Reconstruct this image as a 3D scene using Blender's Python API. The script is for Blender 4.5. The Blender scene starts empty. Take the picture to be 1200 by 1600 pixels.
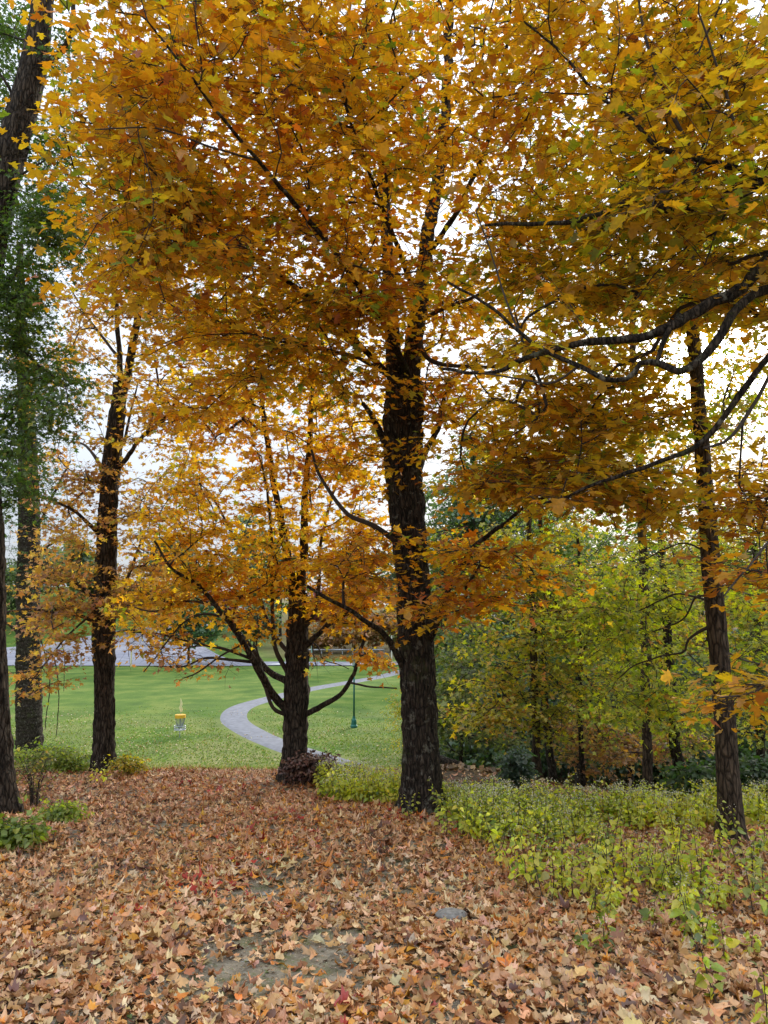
import bpy, math, random
import numpy as np
from mathutils import Vector

random.seed(7)
RNG = np.random.default_rng(11)
scene = bpy.context.scene
COL = scene.collection

# ------------------------------------------------------------------ camera
CAM_H, TILT, FPX = 1.6, math.radians(7.4), 1155.0
cd = bpy.data.cameras.new("camera"); cam = bpy.data.objects.new("camera", cd); COL.objects.link(cam)
cam.location = (0, 0, CAM_H); cam.rotation_euler = (math.radians(90) + TILT, 0, 0)
cd.sensor_fit = 'AUTO'; cd.sensor_width = 36.0; cd.lens = 26.0
cd.clip_start = 0.05; cd.clip_end = 3000
scene.camera = cam

# ------------------------------------------------------------------ light
SUN_AZ, SUN_EL = math.radians(24.0), math.radians(17.0)       # azimuth to the right of +Y
SUN_DIR = Vector((math.sin(SUN_AZ)*math.cos(SUN_EL), math.cos(SUN_AZ)*math.cos(SUN_EL), math.sin(SUN_EL)))
world = bpy.data.worlds.new("World"); scene.world = world; world.use_nodes = True
nt = world.node_tree; N = nt.nodes; L = nt.links; N.clear()
out = N.new('ShaderNodeOutputWorld'); bg = N.new('ShaderNodeBackground'); L.new(bg.outputs[0], out.inputs[0])
bg.inputs['Strength'].default_value = 0.1
sky = N.new('ShaderNodeTexSky'); sky.sky_type = 'NISHITA'; sky.sun_disc = False
sky.sun_elevation = SUN_EL; sky.sun_rotation = SUN_AZ
geo = N.new('ShaderNodeTexCoord')
sep = N.new('ShaderNodeSeparateXYZ'); L.new(geo.outputs['Generated'], sep.inputs[0])
def wmath(op, a, b=None):
    n = N.new('ShaderNodeMath'); n.operation = op
    for i, v in enumerate((a, b)):
        if v is None: continue
        if isinstance(v, (int, float)): n.inputs[i].default_value = v
        else: L.new(v, n.inputs[i])
    return n.outputs[0]
zc = wmath('MAXIMUM', sep.outputs['Z'], 0.0)
over = wmath('MULTIPLY_ADD', zc, 17.5); over.node.inputs[2].default_value = 4.9       # overcast: brighter to the zenith
dot = N.new('ShaderNodeVectorMath'); dot.operation = 'DOT_PRODUCT'
L.new(geo.outputs['Generated'], dot.inputs[0]); dot.inputs[1].default_value = SUN_DIR
dp = wmath('MAXIMUM', dot.outputs['Value'], 0.0)
g1 = wmath('MULTIPLY', wmath('POWER', dp, 9.0), 7.5)
g2 = wmath('MULTIPLY', wmath('POWER', dp, 500.0), 120.0)
glow = wmath('ADD', g1, g2)
cn = N.new('ShaderNodeTexNoise'); cn.inputs['Scale'].default_value = 3.0; cn.inputs['Detail'].default_value = 6
L.new(geo.outputs['Generated'], cn.inputs['Vector'])
cr = N.new('ShaderNodeMapRange'); L.new(cn.outputs['Fac'], cr.inputs[0])
cr.inputs[1].default_value = .3; cr.inputs[2].default_value = .7; cr.inputs[3].default_value = .86; cr.inputs[4].default_value = 1.1
cb = wmath('MULTIPLY', over, cr.outputs[0])
cc = N.new('ShaderNodeMixRGB'); cc.blend_type = 'MULTIPLY'; cc.inputs[0].default_value = 1
cc.inputs[1].default_value = (.88, .95, 1.07, 1); L.new(cb, cc.inputs[2])
gc = N.new('ShaderNodeMixRGB'); gc.blend_type = 'MULTIPLY'; gc.inputs[0].default_value = 1
gc.inputs[1].default_value = (1.0, .96, .86, 1); L.new(glow, gc.inputs[2])
ad = N.new('ShaderNodeMixRGB'); ad.blend_type = 'ADD'; ad.inputs[0].default_value = 1
L.new(cc.outputs[0], ad.inputs[1]); L.new(gc.outputs[0], ad.inputs[2])
mx = N.new('ShaderNodeMixRGB'); mx.inputs[0].default_value = .88
L.new(sky.outputs[0], mx.inputs[1]); L.new(ad.outputs[0], mx.inputs[2]); L.new(mx.outputs[0], bg.inputs['Color'])
sd = bpy.data.lights.new("sun", 'SUN'); sd.energy = 3.0; sd.angle = math.radians(9); sd.color = (1.0, .93, .8)
so = bpy.data.objects.new("sun", sd); COL.objects.link(so)
so.rotation_euler = (-SUN_DIR).to_track_quat('-Z', 'Y').to_euler()
scene.view_settings.view_transform = 'Standard'; scene.view_settings.look = 'None'
scene.view_settings.exposure = 0.22; scene.view_settings.gamma = 1.0
try: scene.view_settings.use_curve_mapping = False
except Exception: pass
c = scene.cycles
c.max_bounces = 7; c.diffuse_bounces = 4; c.transmission_bounces = 5; c.glossy_bounces = 2; c.transparent_max_bounces = 4
c.caustics_reflective = False; c.caustics_refractive = False

# ------------------------------------------------------------------ projection helpers
CT, ST = math.cos(TILT), math.sin(TILT)
def P(px, py, y):
    """world point seen at photo pixel (px,py) whose world Y is y"""
    px = np.asarray(px, float); py = np.asarray(py, float); y = np.asarray(y, float)
    u = (px-600)/FPX; v = (800-py)/FPX
    dy = CT - v*ST; dz = ST + v*CT
    return np.stack([u*y/dy, y+0*u, CAM_H + dz*y/dy], -1)
def smooth(a, b, x):
    t = np.clip((x-a)/(b-a), 0, 1); return t*t*(3-2*t)

def hashf(i, j, k, seed):
    with np.errstate(over='ignore'):
        n = (i.astype(np.int64)*73856093) ^ (j.astype(np.int64)*19349663) ^ (k.astype(np.int64)*83492791) ^ (seed*2654435761)
        n = (n ^ (n >> 13)) * 1274126177
        n = (n ^ (n >> 16)) & 0xffffff
    return n/float(0xffffff)*2-1
def vnoise(p, seed=0):
    p = np.asarray(p, float); f = np.floor(p).astype(np.int64); t = p-f; t = t*t*(3-2*t)
    r = 0
    for a in (0, 1):
        for b in (0, 1):
            for c_ in (0, 1):
                w = (t[..., 0] if a else 1-t[..., 0])*(t[..., 1] if b else 1-t[..., 1])*(t[..., 2] if c_ else 1-t[..., 2])
                r = r + w*hashf(f[..., 0]+a, f[..., 1]+b, f[..., 2]+c_, seed)
    return r
def fbm(p, seed=0, o=3):
    return sum(vnoise(np.asarray(p)*2**i, seed+i)/2**i for i in range(o))

# ------------------------------------------------------------------ terrain
def H(x, y):
    x = np.asarray(x, float); y = np.asarray(y, float)
    near = -0.09*y
    brow = 13.0
    t = np.maximum(y-brow, 0)
    left = near - 0.19*t*smooth(0, 2.0, t)
    base = -6.5 + 9.0*smooth(118, 210, y) + 0*x
    k = 1.2                                              # smooth maximum of slope and valley floor
    m = np.maximum(left, base); d = np.abs(left-base)
    left = m + k*0.25*np.maximum(1-d/k, 0)**2
    # right: wooded ravine
    t2 = np.maximum(y-9.3, 0)
    rg = near - 0.15*t2*smooth(0, 1.5, t2)
    rb = -4.6 + 8.0*smooth(45, 130, y)
    m = np.maximum(rg, rb); d = np.abs(rg-rb)
    right = m + k*0.25*np.maximum(1-d/k, 0)**2
    w = smooth(0.045*y+0.3, 0.045*y+3.5+0.06*y, x)*smooth(8, 14, y)
    z = left*(1-w)+right*w
    # far hill on the left behind the road
    z = z + 5.0*smooth(-20, -70, x)*smooth(130, 200, y)
    p = np.stack([x*.5, y*.5, 0*x], -1)
    z = z + .035*fbm(p, 5)*smooth(60, 20, y)
    return z
def G(px, py, ymax=400):
    """ground point under a photo pixel"""
    ys = np.concatenate([np.linspace(1, 40, 800), np.linspace(40, ymax, 2500)])
    pts = P(px, py, ys); hh = H(pts[:, 0], ys)
    i = int(np.argmax(pts[:, 2] <= hh)); return pts[i]
def gz(x, y): return float(H(x, y))

# ------------------------------------------------------------------ objects
def tag(o, label=None, cat=None, group=None, kind=None):
    if label: o['label'] = label
    if cat: o['category'] = cat
    if group: o['group'] = group
    if kind: o['kind'] = kind
    return o
def empty(name, loc, label, cat, group=None):
    o = bpy.data.objects.new(name, None); COL.objects.link(o); o.location = tuple(float(v) for v in loc)
    o.empty_display_size = .2
    return tag(o, label, cat, group)
def mesh_arrays(name, verts, faces, mat, parent=None, cols=None, smooth_=False, origin=None):
    """faces: int array (F,k) (k=3 or 4) ; verts world coords"""
    verts = np.asarray(verts, np.float32); faces = np.asarray(faces, np.int32)
    if origin is None: origin = np.array(parent.location) if parent is not None and parent.parent is None else np.zeros(3)
    if parent is not None and parent.parent is not None: origin = np.array(parent.parent.location)
    verts = verts - np.asarray(origin, np.float32)
    me = bpy.data.meshes.new(name); nv = len(verts); nf, k = faces.shape
    me.vertices.add(nv); me.vertices.foreach_set('co', verts.ravel())
    me.loops.add(nf*k); me.loops.foreach_set('vertex_index', faces.ravel())
    me.polygons.add(nf); me.polygons.foreach_set('loop_start', np.arange(0, nf*k, k, dtype=np.int32))
    me.polygons.foreach_set('loop_total', np.full(nf, k, np.int32))
    if smooth_: me.polygons.foreach_set('use_smooth', np.ones(nf, bool))
    me.update(calc_edges=True)
    if cols is not None:
        a = me.attributes.new('tint', 'FLOAT_COLOR', 'POINT')
        cc_ = np.ones((nv, 4), np.float32); cc_[:, :3] = cols; a.data.foreach_set('color', cc_.ravel())
    me.materials.append(mat)
    o = bpy.data.objects.new(name, me); COL.objects.link(o)
    if parent is not None: o.parent = parent
    else: o.location = tuple(float(v) for v in origin)
    return o
class MB:
    """collects small solid shapes into one mesh"""
    def __init__(s): s.v = []; s.f = []; s.n = 0
    def add(s, v, f): s.v.append(np.asarray(v, float)); s.f.extend([tuple(i+s.n for i in q) for q in f]); s.n += len(v)
    def box(s, c_, sx, sy, sz, rz=0):
        x, y, z = c_; ca, sa = math.cos(rz), math.sin(rz); v = []
        for dz in (-.5, .5):
            for dx, dy in ((-.5, -.5), (.5, -.5), (.5, .5), (-.5, .5)):
                a, b = dx*sx, dy*sy; v.append((x+a*ca-b*sa, y+a*sa+b*ca, z+dz*sz))
        s.add(v, [(3, 2, 1, 0), (4, 5, 6, 7), (0, 1, 5, 4), (1, 2, 6, 5), (2, 3, 7, 6), (3, 0, 4, 7)])
    def lathe(s, c_, prof, n=16):
        x, y, z = c_; v = []; f = []
        for r, h in prof:
            for i in range(n):
                a = 2*math.pi*i/n; v.append((x+r*math.cos(a), y+r*math.sin(a), z+h))
        for j in range(len(prof)-1):
            for i in range(n):
                f.append((j*n+i, j*n+(i+1) % n, (j+1)*n+(i+1) % n, (j+1)*n+i))
        f.append(tuple(range(n-1, -1, -1))); f.append(tuple(range((len(prof)-1)*n, len(prof)*n)))
        s.add(v, f)
    def bar(s, a, b, r, n=6):
        v, f = ring_tube(np.array([a, b], float), np.array([r, r]), n); s.add(v, [tuple(q) for q in f])
    def build(s, name, mat, parent=None, smooth_=False):
        v = np.concatenate(s.v); o0 = np.zeros(3)
        if parent is not None: o0 = np.array(parent.parent.location if parent.parent is not None else parent.location)
        me = bpy.data.meshes.new(name); me.from_pydata([tuple(q) for q in (v-o0)], [], s.f)
        if smooth_: me.polygons.foreach_set('use_smooth', np.ones(len(s.f), bool))
        me.materials.append(mat); o = bpy.data.objects.new(name, me); COL.objects.link(o)
        if parent is not None: o.parent = parent
        return o
def norm(v): return v/np.maximum(np.linalg.norm(v, axis=-1, keepdims=True), 1e-9)
def ring_tube(pts, rad, sides=6):
    n = len(pts); t = np.gradient(pts, axis=0) if n > 2 else np.repeat([pts[1]-pts[0]], 2, 0)
    t = norm(t); ref = np.array([0., 0, 1.]) if abs(t[0, 2]) < .8 else np.array([1., 0, 0])
    a = norm(np.cross(t, ref)); b = np.cross(t, a)
    th = np.arange(sides)*2*math.pi/sides
    r = rad[:, None, None]
    v = pts[:, None, :] + r*(a[:, None, :]*np.cos(th)[None, :, None] + b[:, None, :]*np.sin(th)[None, :, None])
    i = np.arange(n-1)[:, None]*sides; j = np.arange(sides)[None, :]; j2 = (j+1) % sides
    f = np.stack([i+j, i+j2, i+sides+j2, i+sides+j], -1).reshape(-1, 4)
    return v.reshape(-1, 3), f
def catmull(p, n_per=8):
    p = np.asarray(p, float)
    if len(p) < 3: return np.linspace(p[0], p[-1], n_per+1)
    q = np.vstack([2*p[0]-p[1], p, 2*p[-1]-p[-2]]); o = []
    for i in range(1, len(q)-2):
        t = np.linspace(0, 1, n_per, endpoint=False)[:, None]
        a, b, c_, d = q[i-1], q[i], q[i+1], q[i+2]
        o.append(.5*((2*b)+(-a+c_)*t+(2*a-5*b+4*c_-d)*t**2+(-a+3*b-3*c_+d)*t**3))
    o.append(q[-2][None]); return np.vstack(o)
def resample(p, rad, step):
    d = np.r_[0, np.cumsum(np.linalg.norm(np.diff(p, axis=0), axis=1))]
    n = max(3, int(d[-1]/step)+1); s = np.linspace(0, d[-1], n)
    return np.stack([np.interp(s, d, p[:, i]) for i in range(p.shape[1])], -1), np.interp(s, d, rad)

# ------------------------------------------------------------------ materials
def new_mat(name):
    m = bpy.data.materials.new(name); m.use_nodes = True; n = m.node_tree; n.nodes.clear()
    o = n.nodes.new('ShaderNodeOutputMaterial'); return m, n, o
def nd(n, t, **kw):
    x = n.nodes.new(t)
    for k, v in kw.items():
        if k in x.inputs: x.inputs[k].default_value = v
        else: setattr(x, k, v)
    return x
def ramp(n, fac, stops):
    r = n.nodes.new('ShaderNodeValToRGB'); n.links.new(fac, r.inputs[0])
    e = r.color_ramp.elements
    while len(e) < len(stops): e.new(.5)
    for q, (p, c_) in zip(e, stops): q.position = p; q.color = (*c_, 1)
    return r.outputs[0]
def plain(name, col, rough=.6, metal=0.0, noise=.12, scale=8):
    m, n, o = new_mat(name); b = nd(n, 'ShaderNodeBsdfPrincipled', Roughness=rough, Metallic=metal)
    t = nd(n, 'ShaderNodeTexNoise', Scale=scale, Detail=4.0); tc = nd(n, 'ShaderNodeTexCoord')
    n.links.new(tc.outputs['Object'], t.inputs['Vector'])
    c0 = tuple(v*(1-noise) for v in col); c1 = tuple(min(1, v*(1+noise)) for v in col)
    n.links.new(ramp(n, t.outputs['Fac'], [(.3, c0), (.7, c1)]), b.inputs['Base Color'])
    n.links.new(b.outputs[0], o.inputs[0]); return m
def leaf_mat(name, trans=.5, rough=.55, gloss=.05, tgain=(1.25, 1.15, .8)):
    m, n, o = new_mat(name)
    at = nd(n, 'ShaderNodeAttribute', attribute_name='tint')
    tc = nd(n, 'ShaderNodeTexCoord'); t = nd(n, 'ShaderNodeTexNoise', Scale=35.0, Detail=2.0)
    n.links.new(tc.outputs['Object'], t.inputs['Vector'])
    mr = nd(n, 'ShaderNodeMapRange'); n.links.new(t.outputs['Fac'], mr.inputs[0])
    mr.inputs[1].default_value = .3; mr.inputs[2].default_value = .7; mr.inputs[3].default_value = .82; mr.inputs[4].default_value = 1.12
    mul = nd(n, 'ShaderNodeVectorMath', operation='SCALE'); n.links.new(at.outputs['Color'], mul.inputs[0]); n.links.new(mr.outputs[0], mul.inputs['Scale'])
    d = nd(n, 'ShaderNodeBsdfDiffuse'); n.links.new(mul.outputs[0], d.inputs['Color'])
    tg = nd(n, 'ShaderNodeVectorMath', operation='MULTIPLY'); n.links.new(mul.outputs[0], tg.inputs[0]); tg.inputs[1].default_value = tgain
    tr = nd(n, 'ShaderNodeBsdfTranslucent'); n.links.new(tg.outputs[0], tr.inputs['Color'])
    mi = nd(n, 'ShaderNodeMixShader', Fac=trans); n.links.new(d.outputs[0], mi.inputs[1]); n.links.new(tr.outputs[0], mi.inputs[2])
    g = nd(n, 'ShaderNodeBsdfGlossy', Roughness=rough); g.inputs['Color'].default_value = (1, 1, 1, 1)
    m2 = nd(n, 'ShaderNodeMixShader', Fac=gloss); n.links.new(mi.outputs[0], m2.inputs[1]); n.links.new(g.outputs[0], m2.inputs[2])
    n.links.new(m2.outputs[0], o.inputs[0]); return m
def bark_mat(name, dark, light, lichen=None, sx=22, lich_amt=.62, moss=None):
    m, n, o = new_mat(name); tc = nd(n, 'ShaderNodeTexCoord')
    mp = nd(n, 'ShaderNodeMapping'); mp.inputs['Scale'].default_value = (sx, sx, sx*.24); n.links.new(tc.outputs['Object'], mp.inputs['Vector'])
    w = nd(n, 'ShaderNodeTexNoise', Scale=1.0, Detail=5.0, Roughness=.65); n.links.new(mp.outputs[0], w.inputs['Vector'])
    v = nd(n, 'ShaderNodeTexVoronoi', Scale=.9, feature='DISTANCE_TO_EDGE')
    ad_ = nd(n, 'ShaderNodeVectorMath', operation='ADD'); n.links.new(mp.outputs[0], ad_.inputs[0])
    n2 = nd(n, 'ShaderNodeTexNoise', Scale=.7, Detail=3.0); n.links.new(mp.outputs[0], n2.inputs['Vector']); n.links.new(n2.outputs['Color'], ad_.inputs[1])
    n.links.new(ad_.outputs[0], v.inputs['Vector'])
    col = ramp(n, w.outputs['Fac'], [(.36, dark), (.5, tuple((a+b)/2 for a, b in zip(dark, light))), (.68, light)])
    fis = nd(n, 'ShaderNodeMapRange'); n.links.new(v.outputs['Distance'], fis.inputs[0]); fis.inputs[2].default_value = .18; fis.inputs[3].default_value = .28
    mc = nd(n, 'ShaderNodeMixRGB', blend_type='MULTIPLY'); mc.inputs[0].default_value = 1; n.links.new(col, mc.inputs[1]); n.links.new(fis.outputs[0], mc.inputs[2])
    last = mc.outputs[0]
    for i, (lc, amt, sc) in enumerate([(lichen, lich_amt, 9.0), (moss, .56, 3.0)]):
        if lc is None: continue
        q = nd(n, 'ShaderNodeTexNoise', Scale=sc, Detail=6.0, Roughness=.7); n.links.new(tc.outputs['Object'], q.inputs['Vector'])
        f = nd(n, 'ShaderNodeMapRange'); n.links.new(q.outputs['Fac'], f.inputs[0]); f.inputs[1].default_value = amt; f.inputs[2].default_value = amt+.08; f.inputs[4].default_value = .65
        mm = nd(n, 'ShaderNodeMixRGB'); n.links.new(f.outputs[0], mm.inputs[0]); n.links.new(last, mm.inputs[1]); mm.inputs[2].default_value = (*lc, 1); last = mm.outputs[0]
    b = nd(n, 'ShaderNodeBsdfPrincipled', Roughness=.9); b.inputs['Specular IOR Level'].default_value = .2
    n.links.new(last, b.inputs['Base Color'])
    ma = nd(n, 'ShaderNodeMath', operation='ADD'); n.links.new(w.outputs['Fac'], ma.inputs[0]); n.links.new(fis.outputs[0], ma.inputs[1])
    bu = nd(n, 'ShaderNodeBump', Strength=1.0, Distance=.02); n.links.new(ma.outputs[0], bu.inputs['Height']); n.links.new(bu.outputs[0], b.inputs['Normal'])
    n.links.new(b.outputs[0], o.inputs[0]); return m

M_LEAF = leaf_mat('autumn_leaf', .64, tgain=(1.28, 1.40, .6))
M_WEED = leaf_mat('weed_leaf', .5, tgain=(1.4, 1.4, .5), gloss=.06)
M_GREEN = leaf_mat('green_leaf', .55, tgain=(1.4, 1.4, .5))
M_DRY = leaf_mat('dry_leaf', .12, rough=.5, gloss=.05, tgain=(1, 1, 1))
M_BARK = bark_mat('maple_bark', (.012, .009, .007), (.085, .064, .047), (.22, .21, .17), 30, .565, (.05, .055, .02))
M_BARK2 = bark_mat('shaggy_bark', (.016, .012, .009), (.12, .095, .072), (.17, .165, .13), 26, .64)
M_BARK3 = bark_mat('slim_bark', (.035, .025, .017), (.15, .11, .075), (.2, .2, .15), 26, .68)
M_TWIG = plain('twig_bark', (.03, .02, .015), .85, noise=.3)
M_TWIG2 = plain('limb_bark', (.05, .037, .028), .9, noise=.35, scale=25)

# ------------------------------------------------------------------ leaf shapes (tip +y, width x)
def mirror(half): return np.array([(0, 0)] + half + [(0, 1.0)] + [(-x, y) for x, y in reversed(half)])
T_MAPLE = mirror([(.20, -.07), (.42, .0), (.27, .20), (.60, .50), (.23, .46), (.26, .73)])
T_MID = mirror([(.36, -.02), (.22, .22), (.56, .5), (.17, .55)])
T_OAK = mirror([(.30, .12), (.08, .28), (.40, .52), (.09, .6)])
T_DRY = mirror([(.24, -.04), (.46, .08), (.34, .24), (.56, .50), (.30, .52), (.24, .78)])
T_OVAL = mirror([(.28, .12), (.33, .4), (.16, .75)])
T_FAR = np.array([(0, 0), (.42, .42), (0, 1.), (-.42, .42)])
def leaves(name, tmpl, pos, tip, nrm, size, col, parent, mat, curl=.3):
    n = len(pos); k = len(tmpl)
    far = k == 4
    tl = tmpl if far else np.vstack([tmpl, [(0, .36)]])
    tip = norm(tip); side = norm(np.cross(tip, nrm)); nn = np.cross(side, tip)
    x = tl[None, :, 0]*np.ones((n, 1)); y = tl[None, :, 1]*np.ones((n, 1))
    x = x*(1+.16*RNG.standard_normal((n, 1))) + .035*RNG.standard_normal(x.shape)*(not far)
    c1 = curl*np.clip(RNG.normal(.7, .8, (n, 1)), -1, 1.7); c2 = curl*np.clip(RNG.normal(.5, .9, (n, 1)), -1.2, 1.8); c3 = curl*RNG.normal(0, .8, (n, 1))
    z = c1*x*x*1.6 - c2*(y-.3)**2 + c3*x*y
    if not far: z[:, -1] -= .05*curl
    s = size[:, None, None]
    v = pos[:, None, :] + s*(x[..., None]*side[:, None, :] + y[..., None]*tip[:, None, :] + z[..., None]*nn[:, None, :])
    kk = len(tl)
    if far: f = np.array([[0, 1, 2], [0, 2, 3]])
    else: f = np.array([[k, i, (i+1) % k] for i in range(k)])
    F = (np.arange(n)[:, None, None]*kk + f[None]).reshape(-1, 3)
    C_ = np.repeat(col, kk, 0)
    return mesh_arrays(name, v.reshape(-1, 3), F, mat, parent, C_)
def palette(pal, n, jit=.12, key=None):
    """pal: list of (rgb, weight). key in 0..1 picks along the palette"""
    w = np.cumsum([p[1] for p in pal]); w = w/w[-1]
    r = RNG.random(n) if key is None else key
    i = np.minimum(np.searchsorted(w, r), len(pal)-1)
    c_ = np.array([p[0] for p in pal])[i]
    g = np.exp(RNG.normal(0, jit, (n, 1))); h = np.exp(RNG.normal(0, jit*.5, (n, 3)))
    return np.clip(c_*g*h, 0, .95)

# ------------------------------------------------------------------ trees
class Tree:
    def __init__(s, name, label, cat, base, group=None, bark=M_BARK):
        s.root = empty(name, base, label, cat, group); s.bark = bark
        s.pos = []; s.dir = []; s.rad = []
    def limb(s, pts, w0, w1, name='limb', px=True, sides=8, step=.07, rough=.12, ridge=0, flare=0, mat=None, profile=None, child_of=None):
        if px: q = P([p[0] for p in pts], [p[1] for p in pts], [p[2] for p in pts]); d = q[:, 1]
        else: q = np.array(pts, float); d = np.full(len(q), FPX)
        n = len(q); w0, w1 = (w0*.88, w1*.8) if name == 'limb' else (w0, w1)
        w = np.linspace(w0, w1, n) if profile is None else np.array(profile, float)
        r = w/2*(d/FPX) if px else w/2
        c_ = catmull(np.column_stack([q, r]), 8); c_, rr = resample(c_[:, :3], c_[:, 3], step)
        if len(c_) > 5 and rough > 0:
            L_ = np.linspace(0, 1, len(c_))
            wob = np.stack([vnoise(np.stack([c_[:, 2]*2.2+c_[:, 0]*2, c_[:, 0]*2+k*9, c_[:, 1]*2], -1), 3+k) for k in range(3)], -1)
            wob = wob + .5*np.stack([vnoise(np.stack([c_[:, 2]*7+c_[:, 0]*6, c_[:, 0]*6+k*5, c_[:, 1]*6], -1), 13+k) for k in range(3)], -1)
            c_ = c_ + wob*rough*.6*np.minimum(L_*6, 1)[:, None]*np.minimum(.5, rr.max()*4+.1)
        v, f = ring_tube(c_, rr, sides)
        V = v.reshape(len(c_), sides, 3)
        if ridge > 0 or flare > 0:
            th = np.arange(sides)*2*math.pi/sides
            ht = np.r_[0, np.cumsum(np.linalg.norm(np.diff(c_, axis=0), axis=1))]
            A, Z = np.meshgrid(th, ht)
            R0 = rr[:, None]
            pn = np.stack([np.cos(A)*R0*34, np.sin(A)*R0*34, Z*5.5], -1)
            rg = np.abs(vnoise(pn, 17)); rg2 = np.abs(vnoise(pn*2.1, 23)); lump = vnoise(np.stack([np.cos(A)*1.4, np.sin(A)*1.4, Z*1.1], -1), 31)
            sc = 1 + ridge*(1.3*(rg-.35)+.6*(rg2-.3)) + .06*lump
            if flare > 0:
                lob = .5+.5*np.cos(A*5+.7)+.35*np.cos(A*3+2)
                sc = sc + flare*np.exp(-Z/.2)*(.35+.9*lob)
            V = c_[:, None, :] + (V-c_[:, None, :])*sc[..., None]
        else:
            pn = V*14; V = c_[:, None, :] + (V-c_[:, None, :])*(1+rough*1.3*vnoise(pn, 5))[..., None]
        v = V.reshape(-1, 3)
        o = mesh_arrays(name, v, f, mat or s.bark, s.root, smooth_=True)
        t = norm(np.gradient(c_, axis=0))
        st = max(1, int(.12/step))
        s.pos.append(c_[::st]); s.dir.append(t[::st]); s.rad.append(rr[::st])
        return o
    def ends(s, blobs):
        E = []
        for (px, py, d, rx, ry, rd, n) in blobs:
            q = RNG.standard_normal((n, 3)); q = norm(q)*(RNG.random((n, 1))**.5)*1.22*(1+.12*RNG.standard_normal((n, 1)))
            E.append(P(px+q[:, 0]*rx, py+q[:, 1]*ry, d+q[:, 2]*rd))
        E = np.vstack(E); return E[E[:, 2] > H(E[:, 0], E[:, 1])+.4]
    def grow(s, blobs, pal, leaf=.1, tmpl=None, S=5, Lf=3, spray=.42, rtip=.0022, step=.16, mat=None, droop=.35, jit=.13,
             curl=.3, flat=.5, crown='foliage', keep=1.0, E=None, maxlink=99, twig_mat=None, colnoise=.6, start=0, sides=4, vjit=.2):
        if E is None: E = s.ends(blobs)
        pos = np.vstack(s.pos[start:]); dr = np.vstack(s.dir[start:]); rad = np.concatenate(s.rad[start:])
        n0 = len(pos); cap = n0 + len(E)*60
        Pn = np.zeros((cap, 3)); Dn = np.zeros((cap, 3)); Rn = np.zeros(cap); par = np.full(cap, -1)
        Pn[:n0] = pos; Dn[:n0] = dr; Rn[:n0] = rad; n = n0
        d0 = np.array([np.min(np.sum((pos-e)**2, 1)) for e in E]); order = np.argsort(d0)
        paths = []; edir = np.zeros_like(E); cnt = np.zeros(cap)
        for ei in order:
            e = E[ei]; dv = e-Pn[:n]; dist = np.linalg.norm(dv, axis=1)+1e-6
            al = np.sum(dv*Dn[:n], 1)/dist
            cost = dist*(1.45-.55*al) + .12*np.maximum(0, -dv[:, 2])
            i = int(np.argmin(cost)); D = dist[i]
            td = dv[i]/D; k = max(2, int(D/step)); t = np.linspace(0, 1, k+1)[1:, None]
            ini = norm(Dn[i]*.35+td*.8+np.array([0, 0, .15])+RNG.normal(0, .12, 3))
            m = Pn[i]+ini*D*.45
            pt = (1-t)**2*Pn[i]+2*t*(1-t)*m+t*t*e
            pt[:-1] += RNG.normal(0, .022*min(1, D), (k-1, 3))
            ids = np.arange(n, n+k); Pn[ids] = pt
            al_ = np.vstack([Pn[i][None], pt]); Dn[ids] = norm(np.diff(al_, axis=0))
            par[ids] = np.r_[i, ids[:-1]]; n += k
            paths.append(np.r_[i, ids]); edir[ei] = Dn[ids[-1]]; cnt[ids[-1]] += 1
        for j in range(n-1, n0-1, -1):
            if par[j] >= n0: cnt[par[j]] += cnt[j]
        R = rtip*np.maximum(cnt, 1)**.46*1.6
        Rn[n0:n] = R[n0:n]
        for j in range(n0, n): Rn[j] = min(Rn[j], Rn[par[j]]*(.62 if par[j] < n0 else 1.0))
        Rn[n0:n] = np.maximum(Rn[n0:n], rtip)
        vs = []; fs = []; off = 0
        for p in paths:
            r = Rn[p].copy(); r[0] = min(Rn[p[0]]*.9, Rn[p[1]]*1.35)
            v, f = ring_tube(Pn[p], r, sides); vs.append(v); fs.append(f+off); off += len(v)
        # sprays ---------------------------------------------------------
        K = len(E); v0 = norm(edir*np.array([1, 1, .45]) + RNG.normal(0, .18, (K, 3))*np.array([1, 1, .35]))
        up = np.array([0, 0, 1.])
        sd_ = norm(np.cross(v0, up)+1e-6)
        j = np.arange(S); frac = (j+.5)/S
        sg = np.where(j % 2 == 0, 1, -1)
        ang = np.radians(np.where(j == S-1, 5, 50))*(1+.25*RNG.standard_normal((K, S)))
        L_ = spray*(.55+.6*RNG.random((K, S)))
        stt = E[:, None, :] - v0[:, None, :]*(spray*.9*(1-frac))[None, :, None]
        td = v0[:, None, :]*np.cos(ang)[..., None] + sd_[:, None, :]*(sg*np.sin(ang))[..., None] + up*RNG.normal(-.04, vjit, (K, S, 1))
        td = norm(td); en = stt+td*L_[..., None]; en[..., 2] -= .12*L_*droop
        a = stt.reshape(-1, 3); b = en.reshape(-1, 3)
        t_ = norm(b-a); A_ = norm(np.cross(t_, np.array([.3, .2, 1.]))); B_ = np.cross(t_, A_)
        th = np.arange(3)*2*math.pi/3
        rg = A_[:, None, :]*np.cos(th)[None, :, None]+B_[:, None, :]*np.sin(th)[None, :, None]
        vv = np.concatenate([a[:, None]+rg*rtip, b[:, None]+rg*rtip*.5], 1)
        q = np.array([[0, 1, 4, 3], [1, 2, 5, 4], [2, 0, 3, 5]])
        ff = (np.arange(len(a))[:, None, None]*6+q[None]).reshape(-1, 4)
        vs.append(vv.reshape(-1, 3)); fs.append(ff+off)
        mesh_arrays('branches', np.vstack(vs), np.vstack(fs), twig_mat or M_TWIG, s.root)
        # leaves
        fr = (np.arange(Lf)+.6)/Lf
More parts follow.
